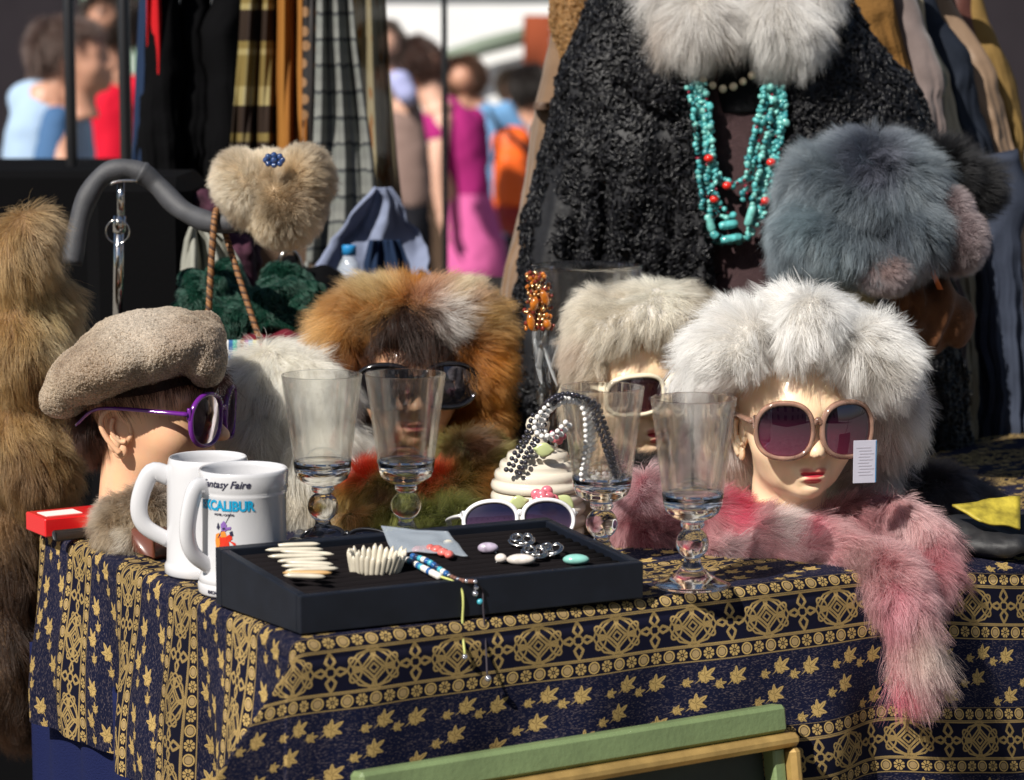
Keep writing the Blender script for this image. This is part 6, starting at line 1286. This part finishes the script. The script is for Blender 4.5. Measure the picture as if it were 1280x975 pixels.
# ------------------------------------------------------------------ tent poles, far stall, people
def pole(px, Y, r, lb):
    c = at(px, 200, Y); mk('tent_pole', join(tube([(c[0], Y, 0), (c[0], Y, 2.6)], r, 14)), steel, label=lb, cat='pole', group='dark tent poles')
pole(90, 1.95, .0105, 'dark tent pole in front of the man in pale blue'); pole(158, 1.60, .0105, 'dark tent pole beside the dark blue scarf'); pole(556, 2.6, .0062, 'thin dark pole in front of the woman in magenta')
canv = mat('white_canvas', (.80, .80, .80), .8, var=.05, vscale=2, bump=.2, bscale=12)
def tent(xc, Y, wd, dp, lb, zt=2.1, peak=3.0):
    o = thing('market_tent', (xc, Y, 0), lb, 'tent', 'white market tents in the street'); h = wd / 2; d = dp / 2
    v = [(-h, -d, zt), (h, -d, zt), (h, d, zt), (-h, d, zt), (0, 0, peak)]; v2 = [(a, b, c - .02) for a, b, c in v]
    mk('canopy', (np.array(v + v2), [(0, 1, 4), (1, 2, 4), (2, 3, 4), (3, 0, 4), (6, 5, 9), (7, 6, 9), (8, 7, 9), (5, 8, 9), (0, 5, 6, 1), (1, 6, 7, 2), (2, 7, 8, 3), (3, 8, 5, 0)]), canv, o, local=True, smooth=False)
    mk('valance', box((0, -d - .011, zt - .14), (wd, .02, .26), .004), canv, o, local=True, smooth=False); mk('side_wall', box((0, -d + .16, zt * .5), (wd - .1, .03, zt), .004), canv, o, local=True, smooth=False)
    for a in (-1, 1):
        for b in (-1, 1): mk('leg', tube([(a * (h - .06), b * (d - .12), 0), (a * (h - .06), b * (d - .12), zt - .021)], .025, 10), mat('green_pole', (.12, .2, .14), .5) if (a, b) == (-1, -1) else steel, o, local=True)
tent(at(640, 60, 13)[0], 13.5, 4.4, 3.0, 'white market tent behind the man with the orange backpack'); tent(at(160, 60, 12)[0], 13.0, 0.62, 2.0, 'narrow white market booth behind the man in pale blue')
tnt = [q for q in COL.objects if q.name == 'market_tent'][0]; gbeam = mat('grey_green_beam', (.16, .20, .15), .7)
mk('beam', tube([at(556, 74, 12.0), at(604, 58, 12.0), at(690, 36, 12.0)], .05, 10), gbeam, tnt); mk('banner', box(at(672, 66, 11.9), (.16, .03, .42), .01), mat('rust_banner', (.30, .07, .03), .8), tnt)
mk('side_table', box((tnt.location[0] + .3, 11.3, .42), (1.6, .7, .84), .02), mat('grey_table_cloth', (.35, .36, .38), .9), label='pale grey cloth-covered table in front of the white market tent', cat='table')
def brickm(): 
    m = mat('facade_plaster', (.022, .018, .022), .9, var=.12, vscale=1.5, bump=.2, bscale=30); return m
fac = thing('town_building', (0, 34, 0), 'plain plaster building closing the street far behind the tents', 'building'); mk('wall', box((0, 34, 7), (46, 2, 14), .02), brickm(), fac, smooth=False)
fac2 = thing('town_building', (0, -24, 0), 'tall cream house front across the street behind the photographer', 'building'); mk('wall', box((-4, -24, 5.5), (40, 2, 11), .02), mat('cream_plaster', (.42, .36, .28), .9, var=.1), fac2, smooth=False)
wglass = mat('dark_window_glass', (.03, .035, .045), .08)
for i in range(9):
    for j in range(3): mk('window', box((-20 + i * 4, -22.98, 2.6 + j * 3.2), (1.3, .06, 1.9), .01), wglass, fac2, smooth=False); mk('window', box((-16 + i * 4, 32.98, 3.2 + j * 3.6), (1.5, .06, 2.1), .01), wglass, fac, smooth=False)
brownt = mat('brown_stall_cloth', (.07, .045, .03), .9, var=.3, vscale=3)
crate('brown_stall', 'brown cloth-covered stall far behind the shoppers', 236, 780, 205, 9.2, 10.2, brownt, 'stall', .03)
crate('brown_stall', 'dark cloth-covered stall behind the man in pale blue', -60, 230, 190, 8.6, 9.4, mat('dark_stall_cloth', (.02, .02, .03), .9), 'stall', .03)
def capsule(pts, Y):
    """pts: (px, py, radius px[, dY])"""
    P = [np.append(at(p[0], p[1], Y + (p[3] if len(p) > 3 else 0)), p[2] / ppm(at(p[0], p[1], Y))) for p in pts]; q_ = smooth_path(P, 20)
    return join(tube(q_[:, :3], q_[:, 3], 14), ball(q_[0, :3], q_[0, 3], 12, 8), ball(q_[-1, :3], q_[-1, 3], 12, 8))
def hand(px, py, Y, ang, sc=1.0):
    c = at(px, py, Y); d = np.array([math.sin(ang), 0, -math.cos(ang)]); s_ = np.array([math.cos(ang), -.3, math.sin(ang)]); g = [ball(c + d * .035, (.022 * sc, .030 * sc, .042 * sc), 12, 8)]
    for k, (o_, l) in enumerate(((-.028, .065), (-.010, .075), (.008, .07), (.024, .055))): b0 = c + d * .065 + np.array([0, o_, 0]); g.append(tube(smooth_path([b0, b0 + d * l * .5, b0 + d * l + s_ * .02], 7), np.linspace(.0085, .0065, 7), 8))
    b0 = c + d * .03 + np.array([0, -.030, 0]) ; g.append(tube(smooth_path([b0, b0 + d * .03 + s_ * .015, b0 + d * .055 + s_ * .022], 7), np.linspace(.010, .007, 7), 8)); return join(*g)
HC = (HEAD[0], HEAD[1])
def person(lb, Y, hd, skin, body, clothes, hairsh, hairc, hands=(), voxel=.009):
    px, py, hpx, yaw, pit = hd; c = at(px, py, Y); sc = hpx / ppm(c) / .19; v = HC[0] * sc; v = v - np.array([0, 0, .16 * sc]); a, b = R(yaw), R(pit)
    y_, z_ = v[:, 1] * math.cos(b) - v[:, 2] * math.sin(b), v[:, 1] * math.sin(b) + v[:, 2] * math.cos(b); v = np.stack([v[:, 0], y_, z_], 1)
    v = np.stack([v[:, 0] * math.cos(a) - v[:, 1] * math.sin(a), v[:, 0] * math.sin(a) + v[:, 1] * math.cos(a), v[:, 2]], 1) + c
    ear = [frame_of((e[0] * sc - np.array([0, 0, .16 * sc]), e[1]), np.array([math.cos(a), math.sin(a), 0]), np.array([-math.sin(a), math.cos(a), 0]), Zv, c) for e in EARS]
    g = remesh(join((v, HC[1]), *ear, *[capsule(p, Y) for p in body], *[hand(x, y, Y + dy, an_) for x, y, dy, an_ in hands]), voxel, 2)
    o = thing('person', np.array([c[0], Y, 0]), lb, 'person'); mk('body', g, skin, o)
    for nm, shp, m in clothes:
        gg = remesh(join(*[capsule(p, Y) for p in shp]), .012, 5); gg = (gg[0] + .007 * vnoise(gg[0], 11, 3) + .003 * vnoise(gg[0], 30, 3), gg[1]); mk(nm, gg, m, o)
    if hairsh:
        hg = remesh(join(*[E(*h_) for h_ in hairsh]), .008, 6); ho = mk('hair', hg, mat('hair_base', tuple(x * .6 for x in hairc), .7), o); bpy.context.view_layer.update()
        fur(ho, hg, 4500, .05, .0009, spots(hairc, [], .25, tip=tuple(x * 1.7 for x in hairc)), comb=along(.2, 1, 0), lift=.2, droop=.4, seed=50 + len(hairsh), name='hair_strands')
    return o
sk1 = mat('warm_skin', (.52, .27, .18), .5, sss=.1); sk2 = mat('light_skin', (.62, .36, .26), .5, sss=.1)
skb = mat('sky_blue_cotton', (.34, .46, .62), .85); skb_shade = mat('shaded_sky_blue', (.06, .13, .26), .85); redj = mat('bright_red_cloth', (.62, .008, .03), .8); mag = mat('magenta_cotton', (.34, .02, .15), .85); pnk = mat('pink_skirt_cotton', (.60, .12, .32), .85); blt = mat('blue_cotton', (.14, .30, .52), .85); orp = mat('orange_nylon', (.80, .12, .01), .5); drk = mat('dark_trousers', (.012, .012, .016), .9); lil = mat('lilac_cotton', (.36, .38, .62), .85); tau = mat('taupe_cotton', (.22, .15, .13), .85); rust = mat('rust_nylon', (.30, .02, .015), .6); gryc = mat('grey_cotton', (.3, .3, .33), .85)
legs = lambda x, y, w_, gy=900: [[(x - w_, y, w_ * 1.05), (x - w_, y + 160, w_ * .8), (x - w_, y + 330, w_ * .5)], [(x + w_, y, w_ * 1.05), (x + w_ + 4, y + 160, w_ * .8), (x + w_ + 4, y + 330, w_ * .5)]]
person('older man in profile wearing a pale blue shirt with one sleeve coloured darker as shade', 5.0, (97, 72, 92, 82, -8), sk1, [[(78, 95, 20), (66, 125, 24)], [(60, 130, 34), (60, 260, 42)], [(75, 150, 18, -.1), (78, 200, 16, -.18), (100, 230, 12, -.25)]] + legs(60, 280, 22), [('shirt', [[(70, 108, 20), (56, 130, 36), (52, 200, 50), (55, 290, 50)], [(30, 125, 22), (70, 120, 22), (95, 150, 20), (104, 215, 16)]], skb), ('sleeve', [[(72, 150, 19, -.12), (66, 185, 20, -.16), (58, 225, 18, -.2)]], skb_shade), ('trousers', legs(60, 280, 25), drk)], [(72, 58, 5.02, 34, 38, .10), (58, 78, 5.03, 18, 26, .08), (95, 40, 5.0, 26, 14, .08)], (.09, .06, .05), hands=((104, 232, -.25, .6),))  # darker sleeve piece puts the arm's shade into the shirt colour
person('shopper in a bright red top standing behind the man in pale blue', 6.6, (140, 30, 80, 160, 0), sk1, [[(140, 70, 18), (140, 100, 22)], [(140, 110, 30), (140, 240, 36)]] + legs(140, 260, 18), [('top', [[(136, 98, 28), (138, 130, 38), (140, 200, 40), (140, 260, 40)], [(112, 110, 16), (108, 170, 15)], [(170, 110, 16), (176, 170, 15)]], redj), ('trousers', legs(140, 260, 20), drk)], [(140, 24, 6.62, 34, 38, .12)], (.03, .02, .015))
person('woman with brown hair in a bun wearing a magenta top and pink skirt', 7.6, (522, 88, 72, -120, 24), sk2, [[(532, 100, 14), (552, 132, 16)], [(566, 150, 22), (574, 240, 26)], [(552, 150, 14, -.08), (546, 210, 11, -.14), (552, 262, 8, -.16)]] + legs(590, 330, 13), [('top', [[(560, 138, 18), (572, 165, 30), (580, 215, 30), (588, 260, 30)], [(540, 150, 16, -.05), (548, 168, 16, -.1)], [(592, 150, 16, .1), (600, 200, 14, .1)]], mag), ('skirt', [[(585, 250, 32), (592, 300, 38), (594, 336, 40)]], pnk)], [(517, 76, 7.6, 33, 30, .10), (545, 80, 7.62, 14, 14, .05)], (.05, .025, .018), hands=((552, 262, -.16, .1),))
person('person in a lilac and taupe top half hidden by the sheer scarf', 6.9, (478, 60, 60, 200, 0), sk2, [[(488, 90, 14), (496, 112, 16)], [(506, 130, 20), (512, 240, 24)]] + legs(514, 270, 12), [('top', [[(500, 112, 16), (508, 150, 24), (512, 200, 26), (514, 245, 26)]], tau), ('sleeve', [[(498, 102, 15, -.08), (508, 118, 14, -.1)]], lil), ('trousers', [[(514, 258, 24), (514, 330, 24)]] + legs(514, 280, 13), drk)], [(474, 52, 6.92, 26, 28, .09)], (.06, .04, .03))
po = person('man in a blue t-shirt with short brown hair seen from behind', 8.6, (580, 102, 56, 170, 0), sk1, [[(588, 124, 12), (600, 138, 14)], [(612, 150, 20), (615, 260, 24)]] + legs(618, 290, 12), [('t_shirt', [[(600, 136, 14), (614, 160, 26), (618, 220, 26), (620, 280, 26)], [(632, 140, 14), (650, 165, 12)], [(590, 150, 13), (588, 185, 12)]], blt), ('trousers', legs(618, 290, 13), drk)], [(580, 94, 8.62, 25, 26, .09)], (.07, .035, .02))
bpk = thing('backpack', at(640, 300, 8.25), 'bright orange backpack with dark red base on the man in blue', 'backpack'); cB = at(641, 215, 8.27); sB = ppm(cB); gg = remesh(join(box(cB, (50 / sB, .20, 108 / sB), .04), box(cB + np.array([0, -.08, -.02]), (40 / sB, .14, 70 / sB), .03), E(640, 172, 8.27, 22, 14, .10)), .012, 8); mk('bag', (gg[0] + .01 * vnoise(gg[0], 9, 2), gg[1]), orp, bpk); gg = remesh(join(E(640, 268, 8.26, 28, 26, .12)), .012, 4); mk('base_pocket', gg, rust, bpk)
mk('strap', join(capsule([(612, 140, 3, -.3), (624, 165, 3.4, -.42), (618, 200, 3, -.42)], 8.62)), drk, bpk); mk('strap', join(capsule([(630, 160, 3, -.47), (660, 190, 3, -.47)], 8.62)), drk, bpk)
person('dark haired shopper at the left edge of the suede coat', 9.2, (664, 118, 50, 100, 0), sk1, [[(664, 140, 12), (668, 160, 14)], [(672, 175, 20), (674, 280, 24)]] + legs(674, 300, 11), [('shirt', [[(668, 160, 16), (672, 200, 26), (674, 290, 26)]], gryc), ('trousers', legs(674, 300, 12), drk)], [(662, 106, 9.2, 22, 26, .08)], (.015, .01, .008))

person('distant shopper with dark brown hair and olive top before the white tent', 10.6, (641, 112, 40, 150, 8), sk1, [[(643, 128, 9), (646, 140, 11)], [(648, 150, 15), (650, 240, 18)]] + legs(650, 260, 9, 800), [('top', [[(645, 138, 12), (648, 160, 19), (650, 250, 20)]], mat('olive_cotton', (.10, .10, .06), .9)), ('trousers', legs(650, 260, 10), drk)], [(641, 104, 10.62, 18, 19, .08)], (.03, .02, .012))
